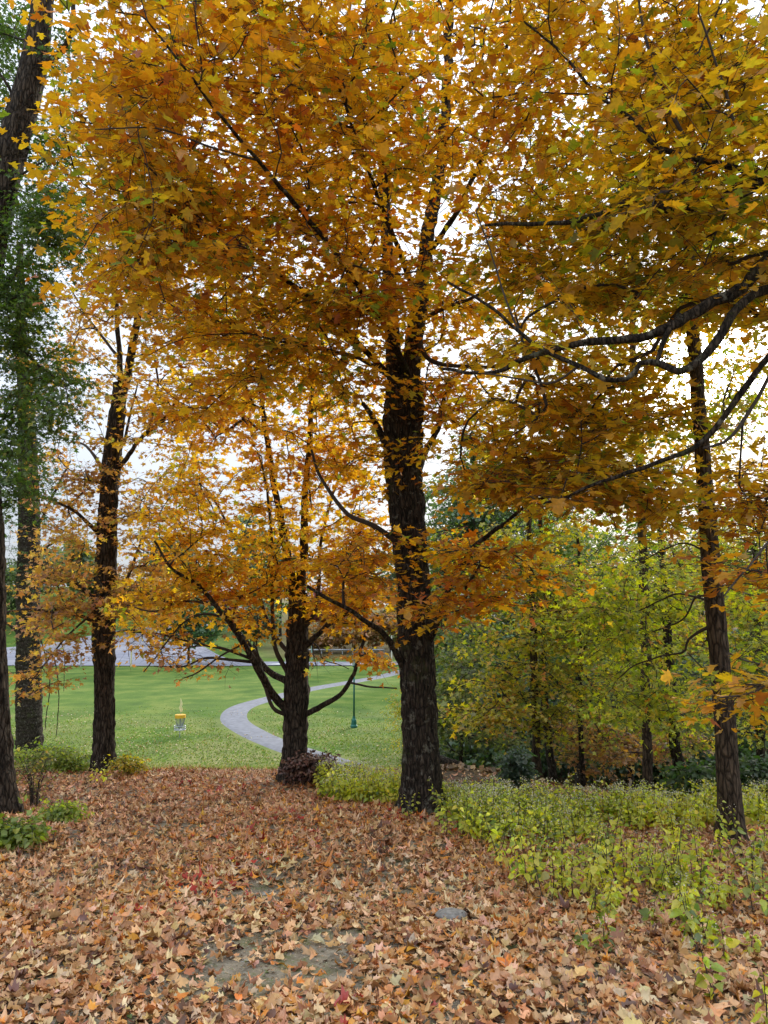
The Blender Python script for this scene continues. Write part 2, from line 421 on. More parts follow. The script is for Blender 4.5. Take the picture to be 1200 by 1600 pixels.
        base = stt[:, :, None, :] + (en-stt)[:, :, None, :]*fr[None, None, :, None]
        base = np.repeat(base[:, :, :, None, :], 2, 3)                       # two sides
        lat = norm(np.cross(td, up))[:, :, None, None, :]*np.array([1, -1])[None, None, None, :, None]
        tip = td[:, :, None, None, :]*.55 + lat*.75 + RNG.normal(0, .28, base.shape)
        tip[..., 2] -= droop*(.6+.9*RNG.random(tip.shape[:-1]))
        tip = norm(tip)
        bp = base + (lat*.25+tip*.35)*leaf + RNG.normal(0, leaf*.25, base.shape)
        nr = up*flat*2 + RNG.normal(0, .55, base.shape)
        bp = bp.reshape(-1, 3); tip = tip.reshape(-1, 3); nr = nr.reshape(-1, 3)
        cl = np.repeat(np.arange(K), S*Lf*2)
        key = .5 + colnoise*.5*fbm(E*1.1, 9)[cl] + RNG.normal(0, .22, len(cl)); key = np.clip(key, 0, .999)
        if keep < 1:
            mk = RNG.random(len(bp)) < keep; bp, tip, nr, key = bp[mk], tip[mk], nr[mk], key[mk]
        col = palette(pal, len(bp), jit, key)
        sz = leaf*np.exp(RNG.normal(0, .22, len(bp)))
        leaves(crown, T_MAPLE if tmpl is None else tmpl, bp, tip, nr, sz, col, s.root, mat or M_LEAF, curl)
        return n

GOLD = [((.48, .13, .012), 1.7), ((.60, .24, .012), 3.2), ((.64, .33, .015), 4), ((.62, .39, .025), 2.2), ((.42, .36, .03), 1.2), ((.22, .28, .03), .6)]
TAN = [((.34, .14, .06), 2), ((.48, .22, .07), 2.4), ((.58, .31, .07), 2), ((.60, .39, .08), 1.2), ((.34, .32, .06), .8)]
OAKG = [((.045, .10, .02), 2), ((.07, .14, .03), 3), ((.10, .18, .035), 2), ((.22, .24, .03), .5)]
LIME = [((.10, .15, .015), 1.4), ((.25, .31, .02), 3), ((.44, .47, .03), 3), ((.56, .46, .04), 1.8), ((.50, .24, .03), .8)]
OLIVE = [((.12, .16, .02), 1.2), ((.28, .28, .02), 2.5), ((.50, .42, .025), 2.8), ((.66, .44, .03), 2), ((.55, .25, .03), .7)]
DKG = [((.03, .07, .02), 2), ((.05, .11, .025), 3), ((.08, .15, .03), 2), ((.15, .2, .03), .5)]

# ================================================================== GROUND
def build_ground():
    xs = np.unique(np.r_[np.linspace(-14, 14, 141), np.linspace(-60, 60, 61), -1200, -700, -400, -250, -160, -110, -80, 80, 110, 160, 250, 400, 700, 1200])
    ys = np.unique(np.r_[-900, -300, -100, -40, -20, -10, np.linspace(-5, 20, 126), np.linspace(20, 60, 60), np.linspace(60, 240, 61), 300, 400, 600, 900, 1400, 2000])
    X, Y = np.meshgrid(xs, ys); Z = H(X, Y)
    v = np.stack([X, Y, Z], -1).reshape(-1, 3); nx = len(xs)
    i = np.arange(len(ys)-1)[:, None]*nx; j = np.arange(nx-1)[None]
    f = np.stack([i+j, i+j+1, i+nx+j+1, i+nx+j], -1).reshape(-1, 4)
    m, n, o = new_mat('ground'); lk = n.links
    ge = nd(n, 'ShaderNodeNewGeometry'); sp = nd(n, 'ShaderNodeSeparateXYZ'); lk.new(ge.outputs['Position'], sp.inputs[0])
    def tex(scale, det=5.0, vec=None, rough=.6):
        t = nd(n, 'ShaderNodeTexNoise', Scale=scale, Detail=det, Roughness=rough); lk.new(vec or ge.outputs['Position'], t.inputs['Vector']); return t.outputs['Fac']
    def ma(op, a, b, c_=None):
        q = nd(n, 'ShaderNodeMath', operation=op)
        for ii, vv in enumerate((a, b, c_)):
            if vv is None: continue
            if isinstance(vv, (int, float)): q.inputs[ii].default_value = vv
            else: lk.new(vv, q.inputs[ii])
        return q.outputs[0]
    def mix(f_, a, b):
        q = nd(n, 'ShaderNodeMixRGB')
        for ii, vv in ((0, f_), (1, a), (2, b)):
            if isinstance(vv, tuple): q.inputs[ii].default_value = (*vv, 1)
            elif isinstance(vv, (int, float)): q.inputs[ii].default_value = vv
            else: lk.new(vv, q.inputs[ii])
        return q.outputs[0]
    def rng(x, a, b, c_=0., d=1.):
        q = nd(n, 'ShaderNodeMapRange'); lk.new(x, q.inputs[0])
        for ii, vv in enumerate((a, b, c_, d)): q.inputs[ii+1].default_value = vv
        return q.outputs[0]
    # soil
    soil = ramp(n, tex(9., 8.), [(.3, (.13, .11, .08)), (.5, (.24, .205, .15)), (.72, (.34, .30, .225))])
    soil = mix(rng(tex(3.6, 9., rough=.75), .5, .62), soil, (.13, .14, .05))
    soil = mix(rng(tex(60., 3.), .56, .66, 0, .7), soil, (.34, .31, .25))
    # lawn
    g = ramp(n, tex(.35, 6.), [(.34, (.058, .118, .016)), (.5, (.095, .162, .023)), (.64, (.155, .205, .038))])
    g2 = ramp(n, tex(6.0, 8., rough=.8), [(.3, (.5, .55, .5)), (.5, (1, 1, 1)), (.7, (1.45, 1.35, 1.3))])
    mm = nd(n, 'ShaderNodeMixRGB', blend_type='MULTIPLY'); mm.inputs[0].default_value = .75; lk.new(g, mm.inputs[1]); lk.new(g2, mm.inputs[2]); g = mm.outputs[0]
    dryf = ma('MULTIPLY', rng(tex(.16, 3.), .40, .62), rng(sp.outputs['Y'], 66., 36., 0, 1.))
    g = mix(dryf, g, (.24, .23, .085))
    # woods floor
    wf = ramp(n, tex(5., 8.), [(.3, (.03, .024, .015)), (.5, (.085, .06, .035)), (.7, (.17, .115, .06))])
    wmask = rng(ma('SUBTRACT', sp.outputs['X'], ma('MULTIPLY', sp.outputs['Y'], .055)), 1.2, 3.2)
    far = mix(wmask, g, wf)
    # woods beyond the road
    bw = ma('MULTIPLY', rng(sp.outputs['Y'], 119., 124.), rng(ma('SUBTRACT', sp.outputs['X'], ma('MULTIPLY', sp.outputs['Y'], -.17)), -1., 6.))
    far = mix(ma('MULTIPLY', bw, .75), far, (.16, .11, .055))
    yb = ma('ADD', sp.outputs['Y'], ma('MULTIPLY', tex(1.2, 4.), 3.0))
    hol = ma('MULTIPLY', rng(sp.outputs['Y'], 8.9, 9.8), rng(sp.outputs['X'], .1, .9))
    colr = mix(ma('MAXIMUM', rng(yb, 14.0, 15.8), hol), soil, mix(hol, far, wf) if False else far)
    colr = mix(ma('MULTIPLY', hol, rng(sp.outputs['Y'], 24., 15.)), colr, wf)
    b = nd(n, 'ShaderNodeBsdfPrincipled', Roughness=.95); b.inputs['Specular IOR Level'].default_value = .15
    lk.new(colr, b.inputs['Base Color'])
    bu = nd(n, 'ShaderNodeBump', Strength=.6, Distance=.05); lk.new(tex(14., 8.), bu.inputs['Height']); lk.new(bu.outputs[0], b.inputs['Normal'])
    lk.new(b.outputs[0], o.inputs[0])
    tag(mesh_arrays('ground', v, f, m, smooth_=True), kind='structure')
build_ground()

def ribbon(name, cl, w, mat, lift=.035, kerb=None, n_per=14):
    c_ = catmull(np.column_stack([cl, w]), n_per); p = c_[:, :2]; w = c_[:, 2]
    t = norm(np.gradient(p, axis=0)); s = np.stack([-t[:, 1], t[:, 0]], -1)
    K = 7; off = np.linspace(-.5, .5, K)
    q = p[:, None]+s[:, None]*off[None, :, None]*w[:, None, None]
    z = H(q[..., 0], q[..., 1])+lift; z[:, 0] -= lift+.03; z[:, -1] -= lift+.03
    v = np.concatenate([q, z[..., None]], -1).reshape(-1, 3)
    i = np.arange(len(p)-1)[:, None]*K; j = np.arange(K-1)[None]
    f = np.stack([i+j, i+K+j, i+K+j+1, i+j+1], -1).reshape(-1, 4)
    return tag(mesh_arrays(name, v, f, mat, smooth_=True), kind='structure')
M_ASPH = plain('path_asphalt', (.175, .18, .205), .9, noise=.22, scale=3)
M_ROAD = plain('road_asphalt', (.235, .24, .285), .9, noise=.2, scale=.4)
M_DIRT = plain('trampled_edge', (.17, .17, .07), .95, noise=.35, scale=6)
def gp(px, py): q = G(px, py); return (q[0], q[1])
pth = [(700, 1240), (640, 1215), (575, 1195), (505, 1176), (445, 1158), (395, 1138), (366, 1118), (378, 1100), (430, 1085), (490, 1072), (550, 1062), (600, 1053), (650, 1040)]
# the road comes up the near slope hidden by the bank; points on the valley floor
PC = []
for (x_, y_) in pth:
    d_ = 8.1*FPX/max(1e-3, (y_-950)); v_ = (x_-600)/FPX
    q = P(x_, y_, d_); PC.append((q[0], d_))
PC[0] = (PC[1][0]+5.5, PC[1][1]-3.5)
ribbon('path_verge', PC, [2.6]*len(PC), M_DIRT, .012)
ribbon('footpath', PC, [2.25]*len(PC), M_ASPH, .05)
# road and parking area on the far side
def sheet(name, pts, mat, lift, sub=24):
    """quad patch between a near edge and a far edge (lists of x,y) draped on the ground"""
    A, B = [catmull(np.array(e, float), 10) for e in pts]
    t = np.linspace(0, 1, sub)[None, :, None]
    q = A[:, None]*(1-t)+B[:, None]*t
    z = H(q[..., 0], q[..., 1])+lift; v = np.concatenate([q, z[..., None]], -1).reshape(-1, 3)
    i = np.arange(len(A)-1)[:, None]*sub; j = np.arange(sub-1)[None]
    f = np.stack([i+j, i+sub+j, i+sub+j+1, i+j+1], -1).reshape(-1, 4)
    return tag(mesh_arrays(name, v, f, mat, smooth_=True), kind='structure')
sheet('parking_area', [[(-62, 106), (-50, 106), (-36, 105.5), (-24, 105), (-15, 106.5)], [(-74, 132), (-62, 140), (-52, 152), (-38, 146), (-22, 113.5)]], M_ROAD, .10)
sheet('road', [[(-15, 106.5), (-8, 106), (-2, 106.5), (6, 108)], [(-22, 113.5), (-8, 113.2), (0, 113), (8, 113.5)]], M_ROAD, .104, 8)
sheet('side_road', [[(-52, 150), (-47, 165), (-40, 185)], [(-38, 146), (-37, 165), (-33, 185)]], M_ROAD, .107, 8)
M_WHITE = plain('white_paint', (.78, .78, .76), .6, noise=.05)
sheet('road_marking', [[(-17.5, 107.6), (-16, 107.5), (-14.5, 107.4)], [(-15.3, 109.2), (-14.7, 108.9), (-14.3, 108.4)]], M_WHITE, .125, 3)

# ================================================================== LEAF LITTER
DRY = [((.13, .06, .035), 1.2), ((.34, .155, .06), 2.6), ((.50, .27, .11), 3.2), ((.62, .40, .20), 3.2), ((.70, .52, .32), 2.2), ((.62, .26, .04), 1.2), ((.70, .38, .04), .5), ((.42, .05, .03), .35)]
bare = []
for (px, py, rx, ry) in [(370, 1430, 80, 34), (430, 1385, 60, 28), (480, 1480, 80, 34), (330, 1510, 60, 28), (470, 1545, 90, 30), (440, 1500, 90, 60), (210, 1292, 90, 5)]:
    c0 = G(px, py); e1 = G(px+rx, py); e2 = G(px, py-ry)
    bare.append((c0[0], c0[1], abs(e1[0]-c0[0]), abs(e2[1]-c0[1])))
def litter(y0, y1, dens, tmpl, size, name, label, xl=.62, xm=1.6):
    n = int((y1-y0)*(xl*(y0+y1)+2*xm)*dens)
    y = y0+(y1-y0)*RNG.random(n); x = (RNG.random(n)*2-1)*(xl*y1+xm)
    ok = np.abs(x) < xl*y+xm
    x, y = x[ok], y[ok]
    edge = 14.6+1.3*fbm(np.stack([x*.9, y*.9, 0*x], -1), 3)
    dens_ = np.ones(len(x))
    nz = fbm(np.stack([x*3, y*3, 0*x], -1), 8)
    for (cx, cy, rx, ry) in bare:
        q = ((x-cx)/rx)**2+((y-cy)/ry)**2 + 1.1*nz+.5*fbm(np.stack([x*9, y*9, 0*x], -1), 81)
        dens_ *= 1-.74*np.exp(-np.maximum(q+.25, 0)**1.2)
    dens_ *= .62+.38*smooth(-.6, .1, nz)
    dens_ *= smooth(0, -1.6, y-edge)*.97+.03*(y < 16)
    dens_ *= 1-.93*smooth(9.2, 10.2, y)*smooth(.3, .9, x)
    k = RNG.random(len(x)) < dens_; x, y = x[k], y[k]; n = len(x)
    z = H(x, y)+.006+.035*RNG.random(n)**1.3
    a = RNG.random(n)*2*math.pi; tip = np.stack([np.cos(a), np.sin(a), RNG.normal(.0, .2, n)], -1)
    nr = np.array([0, 0, 1.])+RNG.normal(0, .34, (n, 3))
    key = np.clip(RNG.random(n)*.9+.12*fbm(np.stack([x*.7, y*.7, 0*x], -1), 4)+.05, 0, .999)
    col = palette(DRY, n, .16, key)
    redder = smooth(5, 11, y)[:, None]; col = col*np.array([1.03, .95, .87])*(1-redder*np.array([.08, .16, .16]))
    o = leaves(name, tmpl, np.stack([x, y, z], -1), tip, nr, size*np.exp(RNG.normal(0, .25, n)), col, None, M_DRY, .62)
    tag(o, label, 'fallen leaves', kind='stuff')
litter(2.0, 5.5, 1550, T_DRY, .051, 'leaf_litter', 'curled tan and orange maple leaves covering the near ground')
litter(5.5, 9.5, 900, T_MID, .06, 'leaf_litter', 'brown and orange fallen leaves covering the middle of the clearing')
litter(9.5, 16.5, 620, T_MID, .062, 'leaf_litter', 'reddish brown fallen leaves reaching the edge of the lawn')
def crumbs():
    n = 42000; y = 2.2+5.5*RNG.random(n); x = (RNG.random(n)*2-1)*(.62*y+1.2)
    a = RNG.random(n)*6.28
    o = leaves('leaf_crumbs', T_FAR, np.stack([x, y, H(x, y)+.004], -1), np.stack([np.cos(a), np.sin(a), RNG.normal(0, .3, n)], -1), np.array([0, 0, 1.])+RNG.normal(0, .5, (n, 3)),
               .012*np.exp(RNG.normal(0, .5, n)), palette([((.36, .25, .14), 2), ((.5, .38, .24), 2), ((.2, .13, .08), 2), ((.3, .3, .26), 1.5), ((.16, .2, .06), 1)], n), None, M_DRY, .4)
    tag(o, 'crumbled leaf bits, moss and grit on the worn bare patches', 'leaf crumbs', kind='stuff')
crumbs()
def specks():
    n = 6500; y = 26+34*RNG.random(n)**1.5; x = -.55*y+(.62*y)*RNG.random(n)
    k = fbm(np.stack([x*.3, y*.3, 0*x], -1), 12)+.3 > RNG.random(n)*1.4-.3; x, y = x[k], y[k]; n = len(x)
    a = RNG.random(n)*6.28
    o = leaves('leaf_litter', T_FAR, np.stack([x, y, H(x, y)+.05], -1), np.stack([np.cos(a), np.sin(a), RNG.normal(0, .5, n)], -1), np.array([0, 0, 1.])+RNG.normal(0, .5, (n, 3)),
               np.full(n, .11), palette([((.55, .45, .22), 2), ((.6, .5, .3), 1), ((.5, .28, .1), 1)], n), None, M_DRY, .4)
    tag(o, 'pale dry leaves scattered thinly over the mown lawn', 'fallen leaves', kind='stuff')
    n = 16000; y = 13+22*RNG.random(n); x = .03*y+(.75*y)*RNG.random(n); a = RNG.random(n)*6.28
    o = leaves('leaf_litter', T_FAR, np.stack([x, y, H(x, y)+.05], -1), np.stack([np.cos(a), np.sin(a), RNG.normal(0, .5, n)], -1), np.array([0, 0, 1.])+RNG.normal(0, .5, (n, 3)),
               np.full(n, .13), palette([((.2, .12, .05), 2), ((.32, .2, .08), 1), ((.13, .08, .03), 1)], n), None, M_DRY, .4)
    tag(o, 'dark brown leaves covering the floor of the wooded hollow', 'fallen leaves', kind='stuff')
specks()
def grass():
    # short mown blades along the near part of the lawn and ragged grass at the brow
    def blades(x, y, h, w, pal, label, name='grass'):
        n = len(x); z = H(x, y); a = RNG.random(n)*6.28; s = np.stack([np.cos(a), np.sin(a), 0*a], -1)*w[:, None]
        b = np.stack([x, y, z], -1); t = b + np.stack([RNG.normal(0, .35, n)*h, RNG.normal(0, .35, n)*h, h], -1)
        v = np.stack([b-s, b+s, t], 1).reshape(-1, 3); f = np.arange(n*3).reshape(-1, 3)
        o = mesh_arrays(name, v, f, M_GREEN, None, np.repeat(palette(pal, n, .2), 3, 0)); tag(o, label, 'grass', kind='stuff')
    n = 60000; y = 24+40*RNG.random(n)**1.1; x = -.6*y+(.68*y)*RNG.random(n)
    inp = np.zeros(n, bool); C_ = catmull(np.array(PC), 10)
    for q in C_: inp |= (x-q[0])**2+(y-q[1])**2 < 1.35**2
    inp |= RNG.random(n) > smooth(66, 40, y)
    x, y = x[~inp], y[~inp]; n = len(x)
    dry = fbm(np.stack([x*.16, y*.16, 0*x], -1), 14)
    blades(x, y, .04+.05*RNG.random(n), .02+.02*RNG.random(n)+y*.0003, [((.08, .15, .02), 3), ((.105, .175, .022), 3), ((.145, .2, .03), 2), ((.24, .23, .08), .7)], 'short green grass of the mown lawn')
    n = 9000; x = -9+9.5*RNG.random(n); y = 13.2+2.4*RNG.random(n)
    blades(x, y, .05+.12*RNG.random(n), np.full(n, .006), [((.16, .24, .05), 2), ((.34, .32, .12), 2), ((.4, .34, .18), 1)], 'ragged grass at the edge of the fallen leaves')
grass()

# ================================================================== MAIN TREES
def base_of(px, py): q = G(px, py); return q
# --- central maple
b = base_of(660, 1268); D = float(b[1]); print('central depth', D)
def z_(lst, D): return [(x, y, D+dd) for (x, y, dd) in lst]
T = Tree('maple_tree', 'tall thick maple with dark mossy trunk in the centre, golden crown overhead', 'tree', b)
T.limb(z_([(661, 1285, 0), (659, 1240, 0), (656, 1150, 0), (650, 1010, 0), (645, 900, 0), (634, 780, 0), (630, 690, 0), (633, 600, 0)], D), 0, 0, 'trunk', sides=72, step=.028, ridge=.12, flare=.75, rough=.05,
       profile=[62, 58, 55, 53, 51, 54, 62, 58])
T.limb(z_([(636, 625, 0), (645, 560, .1), (655, 480, .2), (668, 380, .3), (690, 250, .5), (700, 100, .8), (705, -80, 1.0)], D), 40, 14, 'limb', sides=24, step=.05, ridge=.07)
T.limb(z_([(622, 625, 0), (615, 560, .2), (610, 450, .4), (600, 300, .7), (596, 100, 1.), (590, -80, 1.3)], D), 34, 14, 'limb', sides=20, step=.05, ridge=.07)
for pts, a_, b_ in [
    ([(636, 1055, 0), (618, 1020, -.2), (598, 990, -.4), (572, 972, -.6), (545, 952, -.8), (510, 935, -.9), (478, 915, -1.)], 13, 6),
    ([(668, 1005, 0), (680, 980, -.2), (697, 930, -.5), (712, 895, -.8), (745, 855, -1.1), (790, 815, -1.4), (835, 783, -1.6), (890, 768, -1.8)], 15, 5),
    ([(628, 855, 0), (600, 830, -.2), (570, 815, -.3), (545, 805, -.3), (520, 775, -.3), (498, 740, -.2), (485, 700, -.2)], 11, 5),
    ([(612, 715, 0), (596, 680, .1), (580, 650, .2), (566, 630, .3)], 16, 8),
    ([(650, 745, 0), (668, 700, .2), (685, 660, .3), (695, 620, .5), (712, 590, .8)], 13, 6),
    ([(655, 530, 0), (668, 560, -.3), (700, 572, -.5), (760, 575, -.8), (820, 560, -1.0)], 10, 6),
    ([(655, 500, .1), (700, 478, -.2), (745, 462, -.5), (790, 420, -.8)], 9, 5),
    ([(640, 590, 0), (600, 510, -.8), (540, 420, -1.8), (470, 330, -2.6), (400, 250, -3.2), (330, 160, -3.7), (230, 30, -4.1)], 15, 4),
    ([(620, 600, 0), (540, 520, -.8), (440, 430, -1.6), (340, 370, -2.2), (250, 330, -2.6), (170, 310, -2.8)], 12, 4),
    ([(655, 480, .2), (620, 380, -.8), (580, 280, -1.6), (540, 160, -2.2), (490, 20, -2.6)], 12, 4),
    ([(668, 400, .3), (720, 320, -.5), (770, 200, -1.2), (790, 80, -1.7), (800, -60, -2)], 12, 4),
    ([(636, 610, 0), (560, 560, -.6), (470, 540, -1.2), (380, 520, -1.6)], 9, 4),
    ([(400, 250, -3.2), (330, 230, -3.5), (240, 200, -3.8), (150, 205, -4.1)], 5, 3),
    ([(340, 370, -2.2), (270, 300, -2.8), (200, 230, -3.2)], 5, 3)]:
    T.limb(z_(pts, D), a_, b_, mat=M_TWIG2 if a_ < 12 else None)
T.grow([(300, 120, D-3.0, 210, 140, 1.1, 85), (205, 250, D-2.7, 120, 110, 1., 45), (260, 380, D-2.2, 150, 100, 1.2, 60), (470, 120, D-2.0, 260, 170, 1.6, 120), (420, 370, D-1.6, 230, 130, 1.5, 120),
        (640, 200, D-1.2, 240, 200, 1.8, 120), (560, 480, D-1.2, 190, 90, 1.2, 80), (430, 570, D-.6, 190, 80, 1.3, 70), (700, 620, D+.2, 80, 80, .8, 36),
        (765, 885, D-1.5, 95, 55, .8, 24), (725, 955, D-1.1, 55, 34, .6, 13), (760, 930, D-1.3, 45, 32, .5, 7), (700, 870, D-.4, 40, 60, .5, 10), (600, 250, D+1.4, 380, 300, 1.6, 190), (560, 700, D+.3, 60, 80, .8, 22),
        (600, -200, D-1.0, 560, 150, 3.2, 190), (250, -120, D-3, 260, 90, 1.2, 70), (560, 880, D-.8, 60, 60, .5, 18), (645, 690, D-.9, 25, 60, .2, 4), (720, 480, D+.5, 90, 60, 1, 20), (330, 480, D+.8, 140, 90, 1.2, 40)],  # unseen blobs above the frame made wider and denser to shade the crown top
       GOLD, leaf=.084, S=6, Lf=3, spray=.64, flat=1., droop=.26, keep=.68, vjit=.09, rtip=.0026)

# --- overhanging maple whose trunk stands out of frame on the right
b = np.array([4.35, 5.4, gz(4.35, 5.4)])
R = Tree('maple_tree', 'overhanging maple with dark crooked limbs reaching in from the right edge', 'tree', b)
R.limb([tuple(b+np.array([0, 0, -.1])), tuple(b+[0, 0, 1.2]), tuple(b+[.05, 0, 2.6]), tuple(b+[-.05, 0, 4.2]), tuple(b+[-.1, .1, 6.5])], .5, .26, 'trunk', px=False, sides=40, step=.05, ridge=.09, flare=.5)
for pts, a_, b_ in [
    ([(1510, 420, 5.4), (1400, 400, 5.3), (1270, 375, 5.2), (1205, 400, 5.1), (1165, 448, 5.05), (1100, 478, 5.0), (1045, 508, 5.0), (985, 530, 5.1), (900, 541, 5.3), (840, 556, 5.5), (770, 580, 5.8), (690, 578, 6.2)], 34, 6),
    ([(1290, 380, 5.2), (1230, 440, 5.0), (1180, 460, 4.95), (1145, 485, 4.9), (1120, 530, 4.9), (1092, 563, 4.9), (1060, 580, 4.9), (1035, 568, 4.95), (1003, 566, 5.), (985, 588, 5.05), (950, 595, 5.1), (905, 572, 5.2), (860, 553, 5.4), (812, 520, 5.6), (765, 478, 5.8), (700, 440, 6.2)], 20, 5),
    ([(1062, 492, 5.0), (1045, 515, 4.97), (1032, 545, 4.95), (1026, 566, 4.95)], 12, 9),
    ([(1500, 430, 5.4), (1330, 480, 5.3), (1210, 550, 5.2), (1150, 625, 5.2), (1092, 694, 5.3), (1040, 716, 5.4), (960, 745, 5.6), (880, 776, 5.8), (840, 785, 6.0)], 16, 4),
    ([(1230, 530, 5.2), (1195, 600, 5.2), (1163, 655, 5.2), (1130, 690, 5.2), (1098, 700, 5.3)], 8, 6),
    ([(1510, 330, 5.4), (1350, 290, 5.3), (1200, 285, 5.2), (1130, 308, 5.2), (1060, 328, 5.2), (1000, 318, 5.3), (930, 336, 5.5), (850, 348, 5.7), (760, 350, 6.0)], 30, 6),
    ([(1300, 290, 5.3), (1180, 270, 5.2), (1090, 250, 5.2), (1030, 230, 5.2), (985, 185, 5.3), (930, 145, 5.4), (870, 75, 5.5), (800, 20, 5.7)], 14, 4),
    ([(1090, 250, 5.2), (1050, 180, 5.2), (1025, 120, 5.3), (1000, 20, 5.4), (990, -60, 5.5)], 9, 4),
    ([(1200, 285, 5.2), (1160, 230, 5.0), (1130, 130, 4.9), (1090, 20, 4.8)], 8, 4),
    ([(812, 520, 5.6), (790, 470, 5.7), (770, 400, 5.9), (745, 330, 6.2)], 5, 3),
    ([(905, 572, 5.2), (860, 600, 5.4), (800, 590, 5.6), (740, 580, 5.9)], 5, 3),
    ([(1400, 560, 5.2), (1280, 760, 4.9), (1190, 860, 4.8), (1130, 930, 4.7)], 8, 3),
    ([(1420, 700, 5.2), (1300, 960, 4.9), (1200, 1070, 4.8), (1120, 1090, 4.8)], 8, 3)]:
    R.limb(pts, a_, b_, mat=None if a_ > 9 else M_TWIG2)
R.grow([(960, 80, 6.4, 230, 130, 1.3, 95), (1110, 180, 5.6, 150, 140, 1., 80), (1070, 350, 6.0, 180, 80, 1.1, 80), (860, 250, 7., 150, 110, 1., 52), (840, 410, 7.0, 150, 70, 1., 44),
        (980, 460, 6.6, 190, 50, 1.1, 50), (910, 650, 7.4, 180, 62, 1.2, 92), (800, 730, 7.6, 70, 50, .8, 24), (1010, 590, 7.4, 60, 40, 1., 9), (840, 740, 7.2, 110, 60, .9, 50), (1185, 765, 6.2, 55, 70, .9, 36), (1040, 800, 7.6, 50, 45, .8, 14), (980, 770, 6.7, 110, 50, .8, 42),
        (1180, 900, 5.3, 60, 30, .4, 10), (1175, 1080, 5.2, 55, 30, .4, 12), (1190, 470, 6.4, 90, 70, 1, 24), (1350, 300, 5.5, 150, 250, 1.5, 90), (1000, -180, 6.2, 380, 140, 2.2, 95), (880, 560, 6.8, 150, 40, 1., 26)],
       [((.46, .15, .012), 1.2), ((.57, .25, .012), 3), ((.61, .33, .015), 4), ((.58, .38, .025), 2.4), ((.46, .38, .03), 1.3), ((.24, .28, .02), .5)], leaf=.082, S=6, Lf=3, spray=.62, flat=1., droop=.26, keep=.62, vjit=.09, rtip=.0026)

# --- low-branched maple beside the path
b = base_of(458, 1222); D = float(b[1]); print('second depth', D)
T = Tree('maple_tree', 'low-branching maple with spreading crooked limbs in front of the curving path', 'tree', b, bark=M_BARK2)
T.limb(z_([(455, 1232, 0), (458, 1200, 0), (462, 1130, 0), (463, 1050, 0), (465, 980, 0), (466, 925, 0)], D), 0, 0, 'trunk', sides=56, step=.035, ridge=.16, flare=.35, rough=.05, profile=[42, 38, 37, 38, 32, 27])
T.limb(z_([(462, 940, 0), (450, 880, 0), (440, 820, .1), (425, 740, .2), (410, 650, .3), (400, 560, .4)], D), 18, 7, sides=14, step=.05, ridge=.08)
T.limb(z_([(468, 940, 0), (473, 870, .1), (476, 780, .2), (482, 690, .3), (490, 600, .4)], D), 19, 8, sides=14, step=.05, ridge=.08)
for pts, a_, b_ in [
    ([(450, 1112, 0), (425, 1082, -.2), (402, 1045, -.5), (382, 1010, -.7), (360, 975, -.9), (335, 945, -1.1), (300, 908, -1.3), (268, 888, -1.5), (240, 845, -1.6)], 16, 4),
    ([(448, 1064, 0), (420, 1048, .2), (392, 1012, .4), (366, 975, .5), (345, 940, .6), (325, 895, .7), (300, 850, .8), (280, 815, .8)], 13, 4),
    ([(450, 1118, 0), (428, 1106, -.2), (417, 1080, -.3), (408, 1045, -.4), (400, 1010, -.5)], 8, 4),
    ([(395, 1030, -.5), (350, 1014, -.8), (300, 1003, -1.0), (250, 990, -1.2), (205, 988, -1.3)], 6, 2.5),
    ([(392, 1034, -.5), (350, 1030, -.9), (320, 1028, -1), (285, 1042, -1.1), (240, 1040, -1.2)], 6, 2),
    ([(380, 1006, -.6), (345, 1025, -.9), (310, 1050, -1), (285, 1060, -1.1)], 4, 2),
    ([(355, 965, -.9), (310, 960, -1.1), (275, 985, -1.3), (245, 1025, -1.4), (225, 1050, -1.4)], 4.5, 2),
    ([(450, 1052, 0), (430, 1010, -.2), (427, 940, -.3), (425, 860, -.3), (420, 790, -.3), (410, 730, -.3)], 9, 4),
    ([(452, 1022, 0), (425, 985, .2), (403, 930, .4), (388, 890, .4), (365, 840, .5), (345, 800, .5), (328, 770, .5)], 9, 4),
    ([(474, 1118, 0), (500, 1104, -.2), (528, 1088, -.4), (548, 1060, -.5), (560, 1025, -.6), (572, 985, -.6), (590, 960, -.6)], 11, 4),
    ([(545, 1066, -.5), (580, 1073, -.6), (620, 1075, -.7)], 4, 2.5),
    ([(474, 1012, 0), (500, 988, -.2), (530, 965, -.4), (556, 952, -.6), (570, 948, -.7)], 11, 5),
    ([(472, 985, 0), (490, 960, -.1), (498, 920, -.1), (500, 860, -.1), (515, 790, -.1), (540, 720, 0)], 9, 4),
    ([(486, 1003, 0), (497, 1010, -.1), (505, 1030, -.2), (530, 1038, -.3), (545, 1045, -.4)], 3, 1.5),
    ([(488, 1005, -.1), (490, 1025, -.2), (494, 1040, -.2)], 3, 2),
    ([(335, 945, -1.1), (290, 940, -1.2), (240, 955, -1.3), (200, 945, -1.3)], 5, 2.5),
    ([(320, 925, -1.1), (280, 870, -1.2), (250, 840, -1.3)], 4, 2)]:
    T.limb(z_(pts, D), a_, b_, mat=None if a_ > 9 else M_TWIG2, sides=8, step=.08)
